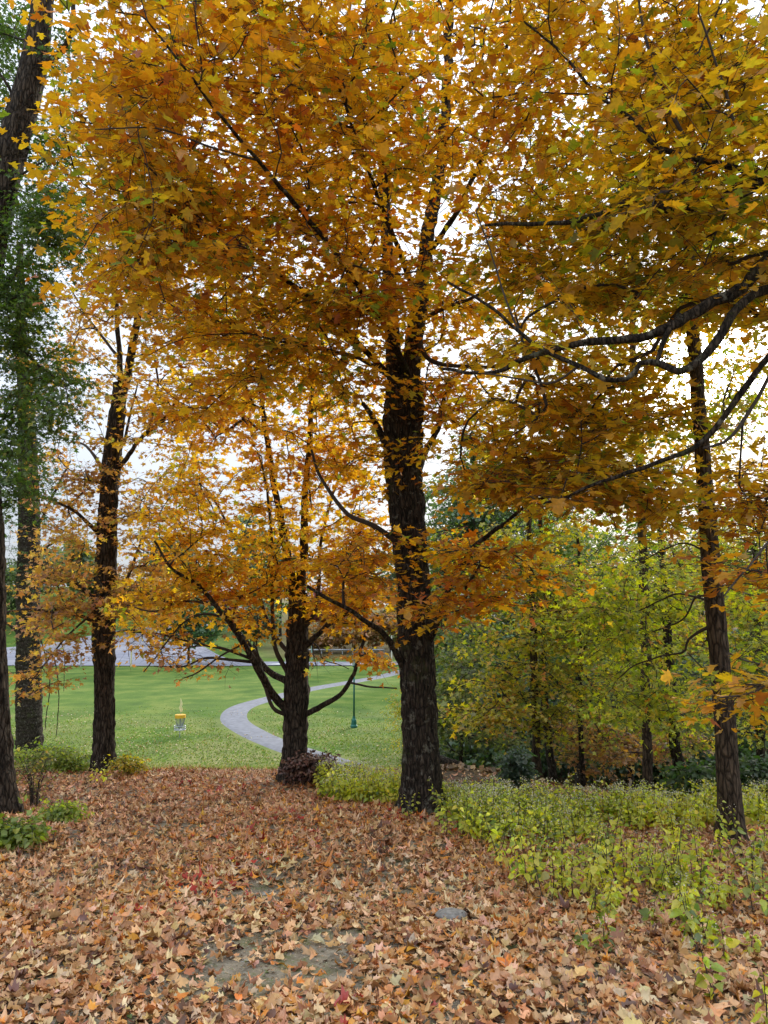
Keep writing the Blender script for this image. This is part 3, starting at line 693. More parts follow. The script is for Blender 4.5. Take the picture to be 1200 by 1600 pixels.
T.grow([(400, 690, D, 130, 120, 1.4, 90), (300, 830, D-.8, 80, 80, 1., 60), (520, 680, D-.2, 100, 110, 1.2, 80), (465, 850, D-.2, 100, 80, 1.1, 75), (565, 870, D-.8, 50, 90, .7, 56), (300, 650, D, 90, 80, 1., 40),
        (420, 540, D+.3, 150, 90, 1.5, 70), (250, 985, D-1.2, 40, 20, .4, 6), (590, 1025, D-.7, 35, 20, .3, 7), (350, 900, D-.6, 70, 50, .9, 36), (390, 960, D-.6, 40, 40, .8, 12), (530, 950, D-.5, 50, 30, .5, 14), (250, 940, D-1.2, 60, 40, .6, 20)],
       [((.56, .20, .015), 1.2), ((.72, .31, .02), 2.4), ((.82, .45, .025), 3.6), ((.84, .54, .04), 3), ((.60, .50, .04), 1), ((.28, .34, .03), .4)],
       leaf=.088, tmpl=T_MID, S=5, Lf=3, spray=.48, rtip=.003, keep=.85)

T.grow([(265, 1010, D-1.2, 80, 35, .5, 26), (330, 1035, D-.9, 50, 22, .4, 8), (500, 1030, D-.2, 25, 25, .3, 5)], TAN, leaf=.075, tmpl=T_MID, S=4, Lf=3, spray=.38, rtip=.0022, keep=.3, crown='sparse_leaves', droop=.6)

# --- left maple
b = base_of(162, 1208); D = float(b[1]); print('left depth', D)
T = Tree('maple_tree', 'straight-trunked maple left of the clearing with thin orange and tan leaves', 'tree', b, bark=M_BARK2)
T.limb(z_([(161, 1218, 0), (162, 1180, 0), (163, 1080, 0), (163, 980, 0), (165, 880, 0), (170, 780, 0), (178, 690, 0), (188, 600, 0)], D), 0, 0, 'trunk', sides=56, step=.04, ridge=.15, flare=.3, rough=.05, profile=[38, 33, 30, 34, 31, 28, 27, 22])
T.limb(z_([(190, 615, 0), (186, 560, 0), (182, 500, .1), (178, 400, .2), (170, 300, .3)], D), 12, 5, sides=12)
T.limb(z_([(190, 620, 0), (205, 560, 0), (216, 490, -.1), (224, 400, -.2), (235, 280, -.3), (240, 150, -.3)], D), 17, 7, sides=14)
for pts, a_, b_ in [
    ([(152, 972, 0), (125, 962, -.3), (90, 958, -.6), (45, 953, -.8), (5, 955, -1)], 8, 3),
    ([(152, 940, 0), (120, 912, .2), (90, 905, .4), (50, 898, .6)], 9, 4),
    ([(155, 835, 0), (138, 818, -.2), (112, 795, -.4), (80, 780, -.6)], 9, 4),
    ([(165, 760, 0), (150, 715, .2), (130, 695, .4), (112, 690, .5)], 7, 3),
    ([(180, 740, 0), (205, 705, -.3), (225, 680, -.5), (260, 650, -.8), (290, 610, -1), (320, 590, -1.1)], 9, 3.5),
    ([(230, 675, -.5), (240, 640, -.6), (246, 590, -.6), (240, 555, -.6), (225, 535, -.6)], 6, 3),
    ([(170, 955, 0), (190, 925, -.2), (203, 893, -.3), (215, 860, -.3), (222, 840, -.4)], 8, 3.5),
    ([(195, 690, 0), (205, 640, .2), (215, 600, .3)], 6, 3),
    ([(172, 990, 0), (215, 986, -.3), (280, 1008, -.5), (340, 1008, -.6)], 4, 2),
    ([(172, 915, 0), (230, 928, -.3), (290, 935, -.4)], 4, 2),
    ([(215, 500, -.1), (260, 440, -.5), (300, 400, -.8)], 6, 3),
    ([(186, 560, 0), (140, 500, .2), (110, 450, .3)], 6, 3),
    ([(152, 950, 0), (100, 1000, -.4), (60, 1050, -.7), (30, 1090, -.9)], 4, 2)]:
    T.limb(z_(pts, D), a_, b_, mat=None if a_ > 8 else M_TWIG2, sides=8, step=.08)
T.grow([(200, 430, D-.2, 110, 110, 1.3, 84), (260, 640, D-.5, 100, 100, 1.2, 80), (110, 560, D+.2, 80, 110, 1.1, 46), (100, 960, D-.3, 85, 50, .9, 50), (220, 940, D-.2, 70, 45, .8, 36), (225, 800, D-.2, 100, 70, 1., 60),
        (170, 230, D, 110, 150, 1.3, 80), (105, 890, D-.2, 75, 45, .9, 34), (235, 890, D-.2, 70, 45, .8, 30), (110, 820, D, 60, 40, .8, 20), (110, 740, D-.2, 60, 60, .8, 26), (70, 1050, D-.6, 50, 50, .5, 14), (280, 480, D-.2, 90, 80, 1., 50), (250, 80, D, 120, 110, 1.3, 50)],
       TAN, leaf=.078, tmpl=T_MID, S=5, Lf=3, spray=.45, rtip=.0026, keep=.85)

# --- green oak at the left edge: trunk leaves the frame and comes back above
b = base_of(0, 1272); D = float(b[1]); print('oak depth', D)
T = Tree('oak_tree', 'green-leaved oak at the left edge, its trunk bending back into view high up', 'tree', b, bark=M_BARK2)
T.limb(z_([(0, 1290, 0), (-2, 1240, 0), (-8, 1130, 0), (-12, 1000, 0), (-16, 850, 0), (-30, 650, 0), (-28, 480, 0), (-5, 330, 0), (30, 190, 0), (55, 90, 0), (75, -60, 0)], D), 0, 0, 'trunk', sides=56, step=.045, ridge=.13, flare=.45, rough=.05,
       profile=[56, 50, 44, 40, 40, 42, 46, 50, 48, 40, 30])
for pts, a_, b_ in [([(45, 130, 0), (72, 98, -.1), (95, 80, -.2), (112, 45, -.3), (118, -10, -.3)], 15, 9), ([(25, 160, 0), (10, 130, -.1), (-10, 100, -.2)], 7, 4),
                    ([(-20, 480, 0), (30, 420, -.2), (80, 360, -.3), (120, 320, -.4)], 8, 3), ([(-25, 560, 0), (20, 540, -.1), (60, 570, -.2), (100, 600, -.3)], 8, 3), ([(5, 300, 0), (40, 270, -.3), (75, 250, -.4)], 6, 3)]:
    T.limb(z_(pts, D), a_, b_, sides=8)
T.grow([(5, 50, D+.9, 70, 90, .7, 56), (-5, 200, D+.8, 45, 80, .5, 34), (70, 345, D-.1, 65, 62, .7, 66), (25, 470, D, 50, 90, .8, 74), (95, 230, D+.3, 28, 60, .5, 14), (70, 610, D, 65, 80, .8, 66), (20, 720, D, 45, 80, .8, 44), (-80, 300, D, 60, 250, 1, 60), (110, 400, D, 25, 30, .4, 8), (110, 90, D, 25, 50, .3, 8)],
       OAKG, leaf=.07, tmpl=T_OAK, S=6, Lf=4, spray=.4, rtip=.002, mat=M_GREEN, flat=.4)

# --- vine-hung tree behind it
b = base_of(46, 1182); D = float(b[1]); print('vine depth', D)
T = Tree('oak_tree', 'darker oak hung with vines just behind the left edge, amid green undergrowth', 'tree', b, bark=M_BARK)
T.limb(z_([(47, 1192, 0), (46, 1150, 0), (45, 1050, 0), (44, 950, 0), (46, 850, 0), (44, 720, 0), (38, 600, 0), (33, 500, 0), (32, 380, 0)], D), 0, 0, 'trunk', sides=48, step=.05, ridge=.12, flare=.3, rough=.05, profile=[42, 38, 35, 34, 32, 28, 20, 14, 10])
for pts, a_, b_ in [([(50, 880, 0), (80, 850, -.2), (110, 840, -.4)], 6, 3), ([(40, 760, 0), (10, 730, -.2), (-30, 700, -.3)], 7, 3), ([(55, 830, 0), (90, 760, -.2), (110, 720, -.3)], 6, 3), ([(40, 1000, 0), (5, 970, 0), (-30, 960, 0)], 5, 3),
                    ([(60, 1010, 0), (85, 1030, -.2), (92, 1090, -.2), (88, 1150, -.2)], 2.5, 1.5), ([(62, 990, 0), (78, 1060, -.3), (70, 1140, -.3)], 2.5, 1.5), ([(60, 960, 0), (98, 1010, -.2), (100, 1080, -.2)], 2, 1.2)]:
    T.limb(z_(pts, D), a_, b_, sides=6)
T.grow([(70, 640, D-.8, 70, 80, .9, 80), (50, 800, D-.7, 65, 90, .9, 90), (20, 900, D-.4, 50, 60, .8, 36), (40, 480, D, 40, 60, .8, 24), (90, 760, D-.4, 50, 50, .6, 22)], OAKG, leaf=.08, tmpl=T_OAK, S=6, Lf=3, spray=.38, rtip=.003, mat=M_GREEN, flat=.4)
T.grow([(60, 1000, D-.4, 45, 60, .5, 26), (25, 1060, D-.4, 30, 60, .4, 16)], [((.14, .2, .03), 2), ((.3, .32, .05), 1.5), ((.42, .16, .04), 2), ((.5, .28, .05), 1)], leaf=.07, tmpl=T_OAK, S=4, Lf=3, spray=.34, rtip=.002, mat=M_GREEN, crown='vine_leaves')

# --- slim tree on the right
b = base_of(1144, 1310); D = float(b[1]); print('right depth', D)
T = Tree('sweetgum_tree', 'slim straight tree on the right standing in the green undergrowth, sun behind it', 'tree', b, bark=M_BARK3)
T.limb(z_([(1146, 1322, 0), (1143, 1290, 0), (1137, 1200, 0), (1128, 1080, 0), (1117, 950, 0), (1107, 850, 0), (1099, 740, 0), (1090, 620, 0), (1082, 500, 0), (1072, 350, 0), (1060, 150, 0)], D), 0, 0, 'trunk', sides=48, step=.035, ridge=.06, flare=.5, rough=.04,
       profile=[42, 36, 33, 31, 29, 27, 24, 22, 20, 16, 10])
for pts, a_, b_ in [([(1110, 978, 0), (1090, 988, .2), (1074, 1002, .3), (1068, 1020, .4), (1030, 1026, .7), (990, 1040, 1.0), (965, 1060, 1.2)], 6, 2),
                    ([(1104, 938, 0), (1080, 930, .3), (1055, 928, .6), (1020, 945, 1.), (990, 960, 1.3)], 5, 2), ([(1104, 930, 0), (1085, 935, .3), (1070, 965, .6), (1040, 980, .9), (1000, 995, 1.2)], 4.5, 2),
                    ([(1112, 1060, 0), (1095, 1040, .2), (1075, 1020, .4)], 3, 2), ([(1108, 905, 0), (1130, 915, .2), (1160, 925, .5), (1200, 935, .8)], 5, 2), ([(1100, 860, 0), (1060, 850, .4), (1000, 880, 1.0)], 4, 2),
                    ([(1122, 1010, 0), (1160, 1030, .6), (1200, 1040, 1.)], 4, 2)]:
    T.limb(z_(pts, D), a_, b_, sides=6, mat=M_TWIG2)
T.grow([(990, 1000, D+1.6, 110, 70, .9, 52), (1010, 1090, D+2, 90, 50, .8, 34), (930, 950, D+2, 80, 60, .9, 30), (1170, 1000, D+1.3, 50, 90, .9, 30), (1050, 900, D+1.5, 90, 50, .9, 28), (1060, 420, D+.8, 110, 130, 1.2, 50), (1150, 620, D+.8, 80, 90, 1., 22), (1060, 200, D+.5, 130, 140, 1.2, 50)],
       LIME, leaf=.085, tmpl=T_OAK, S=4, Lf=3, spray=.42, rtip=.0022, mat=M_GREEN, flat=.45)

# ================================================================== WOODS ON THE RIGHT
def wood_tree(name, label, trunk, w, blobs, pal, leaf, group='trees of the wood on the right', mat=M_GREEN, tmpl=T_MID, S=5, Lf=3, spray=.6, rt=.004, bark=M_BARK, limbs=()):
    base = P(*trunk[0]); base[2] = gz(base[0], base[1])
    T = Tree(name, label, 'tree', base, group, bark)
    q = P([t[0] for t in trunk], [t[1] for t in trunk], [t[2] for t in trunk]); q = np.vstack([[base[0], base[1], base[2]-.15], q[1:]])
    r = np.linspace(w, w*.45, len(q))*q[:, 1]/FPX
    T.limb([tuple(p) for p in q], r[0], r[-1], 'trunk', px=False, sides=14, step=.12, ridge=.08, profile=r)
    for pts, a_, b_ in limbs: T.limb(pts, a_, b_, sides=6, step=.15, mat=M_TWIG2)
    T.grow(blobs, pal, leaf=leaf, tmpl=tmpl, S=S, Lf=Lf, spray=spray, rtip=rt, mat=mat, step=.35, colnoise=.8, sides=3)
    return T
wood_tree('maple_tree', 'grey-trunked yellow maple behind the green bank, nearest the central tree', [(842, 1235, 17), (838, 1150, 17), (836, 1060, 17), (832, 960, 17), (828, 860, 17), (825, 740, 17)], 15,
          [(800, 1040, 16.5, 110, 50, 1.8, 55), (760, 1110, 16, 80, 40, 1.5, 36), (830, 940, 17, 110, 60, 2, 55), (860, 1120, 16.5, 60, 35, 1.5, 20), (790, 860, 17, 90, 50, 2, 36), (850, 760, 17.5, 110, 70, 2.2, 60)], OLIVE, .10, mat=M_LEAF, bark=M_BARK3)
wood_tree('maple_tree', 'dark leaning trunk crossing behind the grey-trunked yellow maple', [(868, 1235, 17.8), (858, 1160, 17.8), (850, 1080, 17.8), (846, 1000, 18), (842, 900, 18), (845, 800, 18)], 14,
          [(880, 1000, 18.5, 60, 50, 1.5, 30), (860, 900, 18.5, 80, 60, 2, 40)], OLIVE, .10)
wood_tree('sweetgum_tree', 'thin-stemmed lime green tree in the middle of the right-hand wood', [(912, 1240, 18), (908, 1150, 18), (906, 1030, 18), (905, 920, 18), (902, 830, 18)], 9,
          [(930, 1000, 17.5, 90, 60, 2, 60), (950, 1080, 17, 70, 40, 1.5, 36), (900, 920, 18, 80, 50, 2, 36), (980, 900, 18, 100, 60, 2, 50)], LIME, .10, tmpl=T_OAK, S=6)
wood_tree('maple_tree', 'dense dark green tree rising behind the middle of the right-hand wood', [(905, 1230, 24), (905, 1100, 24), (903, 950, 24), (900, 820, 24)], 13,
          [(900, 860, 23, 80, 60, 2.5, 90), (910, 960, 24, 90, 60, 2.5, 70), (880, 1040, 25, 80, 60, 2, 50)], [((.06, .12, .02), 2), ((.10, .18, .03), 3), ((.17, .25, .04), 2), ((.3, .32, .05), .8)], .13, S=6)
wood_tree('sweetgum_tree', 'stout forked tree with brown vine leaves left of the slim right trunk', [(1062, 1262, 15), (1056, 1180, 15), (1048, 1080, 15), (1042, 980, 15.2), (1036, 880, 15.4), (1030, 770, 15.6)], 19,
          [(1020, 1100, 14.5, 90, 50, 1.5, 50), (1080, 1130, 14.5, 60, 40, 1.2, 24), (1030, 950, 15.5, 110, 70, 1.8, 60), (1090, 870, 15.5, 90, 60, 1.8, 40), (960, 1110, 15, 60, 30, 1.2, 20)], LIME, .095, tmpl=T_OAK)
wood_tree('maple_tree', 'amber and brown tree low in the hollow behind the undergrowth', [(985, 1240, 20), (983, 1180, 20), (980, 1100, 20), (985, 1000, 20)], 9,
          [(960, 1170, 19, 90, 30, 2, 50), (1040, 1160, 19, 60, 30, 2, 30), (900, 1130, 19.5, 80, 30, 2, 34)], [((.25, .10, .03), 2), ((.42, .2, .04), 2), ((.5, .32, .05), 1.2), ((.16, .14, .03), 1)], .11, mat=M_LEAF)
wood_tree('sweetgum_tree', 'yellow-green tree at the right edge beyond the slim trunk', [(1190, 1260, 13), (1188, 1150, 13), (1184, 1000, 13), (1180, 850, 13)], 15,
          [(1180, 1100, 12.5, 60, 60, 1.2, 44), (1190, 960, 12.8, 60, 70, 1.2, 44), (1230, 1030, 13, 60, 120, 1.5, 40), (1160, 860, 13.5, 80, 50, 1.4, 40)], LIME, .085, tmpl=T_OAK)
wood_tree('maple_tree', 'olive shrubby tree close behind the central trunk', [(722, 1225, 22), (720, 1150, 22), (722, 1060, 22), (725, 960, 22)], 7,
          [(715, 1060, 21, 60, 80, 2, 80), (720, 960, 22, 60, 50, 2, 36), (690, 1130, 21, 30, 60, 1.2, 20), (770, 1150, 21, 50, 35, 1.5, 24)], [((.07, .11, .02), 2), ((.14, .18, .03), 3), ((.24, .26, .05), 2), ((.42, .2, .05), .6)], .11, S=6)
wood_tree('pine_tree', 'blue-green loose-crowned pine showing above the wood', [(745, 1190, 42), (745, 1000, 42), (742, 850, 42), (738, 690, 42)], 10,
          [(750, 760, 42, 75, 50, 3.5, 90), (720, 830, 42, 60, 60, 3.5, 70), (790, 830, 42, 80, 70, 3.5, 90), (745, 700, 42, 25, 25, 2, 16)], [((.09, .16, .08), 3), ((.14, .22, .10), 3), ((.2, .28, .12), 1)], .2, tmpl=T_FAR, S=7, Lf=4, spray=1.4, rt=.012)
wood_tree('oak_tree', 'rounded green oak between the pine and the central trunk', [(700, 1180, 48), (700, 1000, 48), (700, 900, 48)], 9,
          [(700, 880, 48, 45, 70, 3.5, 90), (690, 980, 48, 50, 70, 3.5, 70)], [((.09, .14, .05), 3), ((.15, .2, .06), 3), ((.4, .2, .06), 1)], .24, tmpl=T_FAR, S=7, Lf=4, spray=1.5, rt=.012)
k = 0
for (px, d, top, wd, pal, lab) in [(800, 38, 850, 90, DKG, 'dark green tree filling the gap behind the yellow maple'), (880, 44, 800, 90, OLIVE, 'olive tree at the back of the wood above the dark green one'), (960, 36, 850, 90, LIME, 'pale lime tree at the back of the wood'),
                                   (1030, 46, 790, 90, DKG, 'tall dark tree at the back of the wood behind the vine-leaved trunk'), (1110, 38, 830, 80, OLIVE, 'olive tree at the back of the wood behind the slim trunk'), (1190, 42, 780, 90, LIME, 'lime tree at the back of the wood by the right edge'),
                                   (1270, 34, 780, 90, DKG, 'dark tree at the far right end of the wood'), (745, 32, 960, 60, DKG, 'small dark tree low behind the olive shrubby one'), (840, 30, 1020, 70, DKG, 'low dark green thicket tree behind the crossed trunks'), (1120, 26, 1030, 90, DKG, 'low dark green thicket tree behind the slim right trunk'),
                                   (1000, 28, 1060, 80, DKG, 'low dark green thicket tree behind the amber leaves')]:
    hb = 1215; mid = (top+hb)/2
    wood_tree('oak_tree', lab, [(px, hb, d), (px+5, mid, d), (px, (top+mid)/2, d)], 9,
              [(px, top+.3*(hb-top), d, wd, .3*(hb-top), 3, 75), (px, top+.62*(hb-top), d-1, wd, .26*(hb-top), 3, 75), (px, top+.85*(hb-top), d-2, wd, .13*(hb-top), 2.5, 34)], pal, .0055*d, tmpl=T_FAR, S=7, Lf=4, spray=.035*d, rt=.0003*d)

wood_tree('maple_tree', 'tall thin-leaved golden maple behind the slim trunk, sky showing through', [(1010, 1240, 13.5), (1008, 1000, 13.5), (1000, 750, 13.6), (990, 550, 13.8), (985, 350, 14), (980, 150, 14.2)], 16,
          [(900, 560, 13.5, 120, 80, 1.6, 40), (1040, 470, 13.5, 110, 90, 1.6, 44), (930, 700, 13, 130, 50, 1.5, 50), (1110, 720, 13, 90, 60, 1.5, 34), (820, 400, 14, 110, 90, 1.6, 34), (960, 250, 14, 150, 130, 1.8, 60), (790, 640, 13.5, 60, 50, 1, 16), (1140, 600, 13, 90, 60, 1.2, 26), (1150, 380, 13.5, 90, 90, 1.2, 30)],
          [((.50, .22, .03), 1.5), ((.62, .36, .03), 3), ((.60, .42, .04), 3), ((.38, .38, .04), 1.5)], .085, mat=M_LEAF, bark=M_BARK3, rt=.003)
# shrubs
def shrub(name, label, px, py, w, h, pal, leaf, n, d=None, tmpl=T_OVAL, mat=M_GREEN, keep=1., cat='shrub', stems=7, spray=.2, droop=.35, group=None):
    b = G(px, py); d = float(b[1]); s = d/FPX
    T = Tree(name, label, cat, b, group, M_TWIG2)
    for i in range(stems):
        a = random.uniform(-1, 1); e = (px+a*w*.6, py-h*random.uniform(.55, .9), d+random.uniform(-.3, .3)*w*s)
        st = b+np.array([a*.1*w*s, random.uniform(-.05, .05), -.03]); en = P(*e); mid = (st+en)/2+np.array([-a*.04, 0, .08*h*s])
        T.limb([tuple(st), tuple(mid), tuple(en)], .014, .005, 'stem', px=False, sides=5, step=.08)
    q = RNG.standard_normal((n, 3)); q = norm(q)*RNG.random((n, 1))**.4
    E = P(px+q[:, 0]*w, py-h*.55+q[:, 1]*h*.5, d+q[:, 2]*w*s*.7); g_ = H(E[:, 0], E[:, 1])+.04; E[:, 2] = np.maximum(E[:, 2], g_)
    T.grow(None, pal, leaf=leaf, tmpl=tmpl, S=4, Lf=3, spray=spray, rtip=.0018, mat=mat, step=.1, E=E, keep=keep, droop=droop)
YG = [((.16, .24, .03), 2), ((.28, .36, .04), 3), ((.42, .46, .06), 2), ((.5, .42, .08), .6)]
shrub('shrub', 'dead brown-leaved shrub heaped against the low-branching maple', 486, 1226, 44, 48, [((.10, .045, .03), 3), ((.17, .08, .05), 3), ((.24, .13, .08), 1)], .055, 110, mat=M_DRY)
shrub('shrub', 'sprawling brown bramble over the path edge beside the dead shrub', 560, 1224, 50, 30, [((.12, .05, .03), 2), ((.2, .1, .05), 2), ((.3, .3, .08), 1)], .05, 22, mat=M_DRY)
shrub('shrub', 'green and yellow bushes in front of the vine-hung oak', 70, 1208, 55, 48, YG, .05, 80, keep=.9)
shrub('shrub', 'small olive bush at the right foot of the left maple', 203, 1212, 25, 32, OLIVE, .045, 40)
shrub('shrub', 'green bush between the left maple and the vine-hung oak', 118, 1207, 35, 34, YG, .045, 46)
shrub('shrub', 'bare thin-twigged shrub with few leaves beside the left edge oak', 55, 1262, 40, 90, [((.3, .22, .08), 1), ((.2, .22, .05), 1)], .04, 55, keep=.2, stems=16)
shrub('shrub', 'low green creeper in the bottom left undergrowth', 22, 1322, 40, 44, YG[:3], .06, 34)
shrub('shrub', 'low green and yellow sprigs right of the bare shrub', 100, 1285, 36, 30, YG, .05, 30)
shrub('shrub', 'yellow willowy bush at the edge of the lawn left of the central trunk', 628, 1195, 24, 120, [((.42, .42, .05), 3), ((.55, .46, .06), 2), ((.26, .32, .05), 1)], .12, 40, spray=.8)
shrub('shrub', 'blue-green spruce seedling low in the hollow', 805, 1232, 20, 60, [((.05, .10, .06), 2), ((.08, .14, .09), 2)], .06, 60)
shrub('shrub', 'dark evergreen bush right of the slim tree', 1180, 1262, 60, 80, DKG, .07, 90)
shrub('shrub', 'dark green bush in the hollow between the vine trunk and slim tree', 1085, 1262, 45, 70, DKG, .07, 70)

# fallen log and branches
lg = empty('fallen_log', P(730, 1212, 16), 'dark fallen log lying in the hollow behind the central trunk', 'log')
q = P([668, 700, 740, 790], [1183, 1190, 1204, 1222], [17, 16.6, 16.2, 15.6]); q = catmull(q, 8)
v, f = ring_tube(q, np.linspace(.09, .06, len(q)), 10); mesh_arrays('log', v+.02*vnoise(v*8)[:, None], f, M_BARK, lg, smooth_=True)
lg = empty('fallen_branch', P(830, 1240, 14), 'dark branch leaning out of the hollow behind the green bank', 'branch')
q = catmull(P([805, 830, 850], [1205, 1225, 1250], [15, 14.6, 14.2]), 8)
v, f = ring_tube(q, np.linspace(.05, .04, len(q)), 8); mesh_arrays('limb', v, f, M_BARK, lg, smooth_=True)
lg = empty('dead_stump', P(982, 1250, 13), 'pale broken stick standing in the hollow above the bank', 'stick')
q = catmull(P([978, 982, 986], [1255, 1238, 1218], [13, 13, 13]), 6)
v, f = ring_tube(q, np.linspace(.035, .02, len(q)), 8); mesh_arrays('stem', v, f, plain('pale_wood', (.3, .26, .2), .9), lg, smooth_=True)

# ================================================================== UNDERGROWTH (white snakeroot bank)
def plants(xy, hgt, rng_seed, dry=.0, nl=15, lf=.05):
    """leafy stems: returns leaf arrays and stem tubes"""
    n = len(xy); Bz = H(xy[:, 0], xy[:, 1]); base = np.column_stack([xy, Bz-.02])
    lean = RNG.normal(0, .19, (n, 2)); top = base.copy(); top[:, :2] += lean*hgt[:, None]; top[:, 2] += hgt
    fr = np.linspace(.3, 1., nl//2)
    pos = base[:, None]+(top-base)[:, None]*fr[None, :, None]
    a0 = RNG.random((n, 1))*6.28 + np.arange(nl//2)[None]*1.57
    tips = []; poss = []
    for s_ in (0, math.pi):
        a = a0+s_+RNG.normal(0, .3, a0.shape)
        t = np.stack([np.cos(a), np.sin(a), RNG.normal(-.45, .45, a.shape)], -1); tips.append(t); poss.append(pos+t*.02)
    tips = np.stack(tips, 2).reshape(-1, 3); poss = np.stack(poss, 2).reshape(-1, 3)
    nn = np.array([0, 0, 1.])+RNG.normal(0, .5, poss.shape)
    prof = np.interp(fr, [0, .3, .6, 1], [.8, 1.0, .95, .45])
    sz = (lf*np.repeat(np.tile(prof, (n, 1)), 2, 1)).ravel()*np.exp(RNG.normal(0, .25, n*(nl//2)*2))
    key = np.clip(.45+.3*np.repeat(fbm(base*1.2, 21), (nl//2)*2)+RNG.normal(0, .2, len(poss)), 0, .99)
    return base, top, poss, tips, nn, sz, key
WEED = [((.12, .19, .03), .9), ((.30, .37, .03), 1.8), ((.54, .58, .045), 3.2), ((.70, .68, .08), 3), ((.42, .34, .08), .5)]
def fluff(top, n_per, r):
    K = len(top); p = np.repeat(top, n_per, 0)+RNG.normal(0, r, (K*n_per, 3))*np.array([1, 1, .45])
    return p
M_STEM = plain('weed_stem', (.05, .035, .025), .8, noise=.3)
M_FLUFF = leaf_mat('seed_fluff', .35, tgain=(1, 1, 1))
def build_plants(xy, hgt, parent, name_l='leaves', nf=9, nl=16, lf=.05, tops=True, objs=None):
    base, top, p, t, nn, sz, key = plants(xy, hgt, 0, nl=nl, lf=lf)
    col = palette(WEED, len(p), .15, key)
    vs = []; fs = []; off = 0
    for a, b_ in zip(base, top):
        m = (a+b_)/2+RNG.normal(0, .01, 3); v, f = ring_tube(np.array([a, m, b_]), np.array([.0042, .0035, .0018]), 4); vs.append(v); fs.append(f+off); off += len(v)
    fl = fluff(top[RNG.random(len(top)) < .75], nf, .028); m_ = len(fl)
    if m_:
        a = RNG.random(m_)*6.28
    return (np.vstack(vs), np.vstack(fs)), (p, t, nn, sz, col), (fl,)
# dense bank: polygon in ground space
def bank_density(x, y):
    px = 600+x/y*FPX                                        # horizontal bearing
    lo = np.interp(px, [500, 560, 620, 690, 715, 760, 850, 960, 1100, 1300], [10.5, 9.7, 9.2, 9.1, 8.2, 7.6, 7.8, 8.0, 8.0, 8.0])
    hi = np.interp(px, [500, 560, 620, 680, 800, 1000, 1300], [11.6, 11.3, 10.6, 9.9, 9.1, 9.0, 9.0])
    nz = .35*fbm(np.stack([x*1.3, y*1.3, 0*x], -1), 33)
    return smooth(-.3, .5, y-lo+nz)*smooth(.5, -.2, y-hi)*(px > 500)*(1-.45*smooth(860, 980, px)*smooth(8.4, 7.6, y))
n = 15000; y = 7+6*RNG.random(n); x = -1.8+10.5*RNG.random(n)
k = RNG.random(n) < bank_density(x, y)*.55; xy = np.column_stack([x[k], y[k]]); print('bank plants', len(xy))
hh = (.24+.15*RNG.random(len(xy)))*(1+.25*fbm(np.column_stack([xy, 0*xy[:, :1]]), 2))
(sv, sf), (p_, t_, n_, s_, c_), (fl,) = build_plants(xy, hh, None, nl=20, lf=.052, nf=14)
ug = empty('undergrowth', (2, 10, gz(2, 10)), 'dense bank of yellow-green weeds with pale fluffy seed heads behind the fallen leaves', 'undergrowth'); ug['kind'] = 'stuff'
for_o = mesh_arrays('stems', sv, sf, plain('green_stem', (.12, .12, .04), .8, noise=.4), ug); for_o['kind'] = 'stuff'
o_ = leaves('leaves', T_OVAL, p_, t_, n_, s_*1.25, c_, ug, M_WEED, .4); o_['kind'] = 'stuff'
m_ = len(fl); o_ = leaves('seed_heads', T_FAR, fl, RNG.normal(0, 1, (m_, 3)), RNG.normal(0, 1, (m_, 3)), np.full(m_, .015), palette([((.62, .60, .42), 2), ((.75, .72, .6), 1), ((.35, .36, .2), 1)], m_), ug, M_FLUFF, .1); o_['kind'] = 'stuff'

# single weeds standing in the leaves in front of the bank
def weed(px, py, hpx, nst, label, group='weeds standing in the fallen leaves', bright=False):
    g_ = G(px, py); d = float(g_[1]); hm = hpx/FPX*d
    e = empty('weed', g_, label, 'weed', group)
    xy = np.column_stack([g_[0]+RNG.normal(0, .07*math.sqrt(nst), nst), g_[1]+RNG.normal(0, .07*math.sqrt(nst), nst)])
    (sv, sf), (p_, t_, n_, s_, c_), (fl,) = build_plants(xy, hm*(.7+.4*RNG.random(nst)), None, nl=22 if hpx > 50 else 16, lf=.058)
    for q_ in range(nst): mesh_arrays('stem', sv[q_*12:(q_+1)*12], sf[:8], M_STEM, e)
    leaves('leaves', T_OVAL, p_, t_, n_, s_*(1.1 if bright else 1), c_*(1. if not bright else 1.05), e, M_WEED, .45)
    m_ = len(fl)
    if m_: leaves('seed_head', T_FAR, fl, RNG.normal(0, 1, (m_, 3)), RNG.normal(0, 1, (m_, 3)), np.full(m_, .011), palette([((.5, .48, .38), 2), ((.65, .62, .55), 1)], m_), e, M_FLUFF, .1)
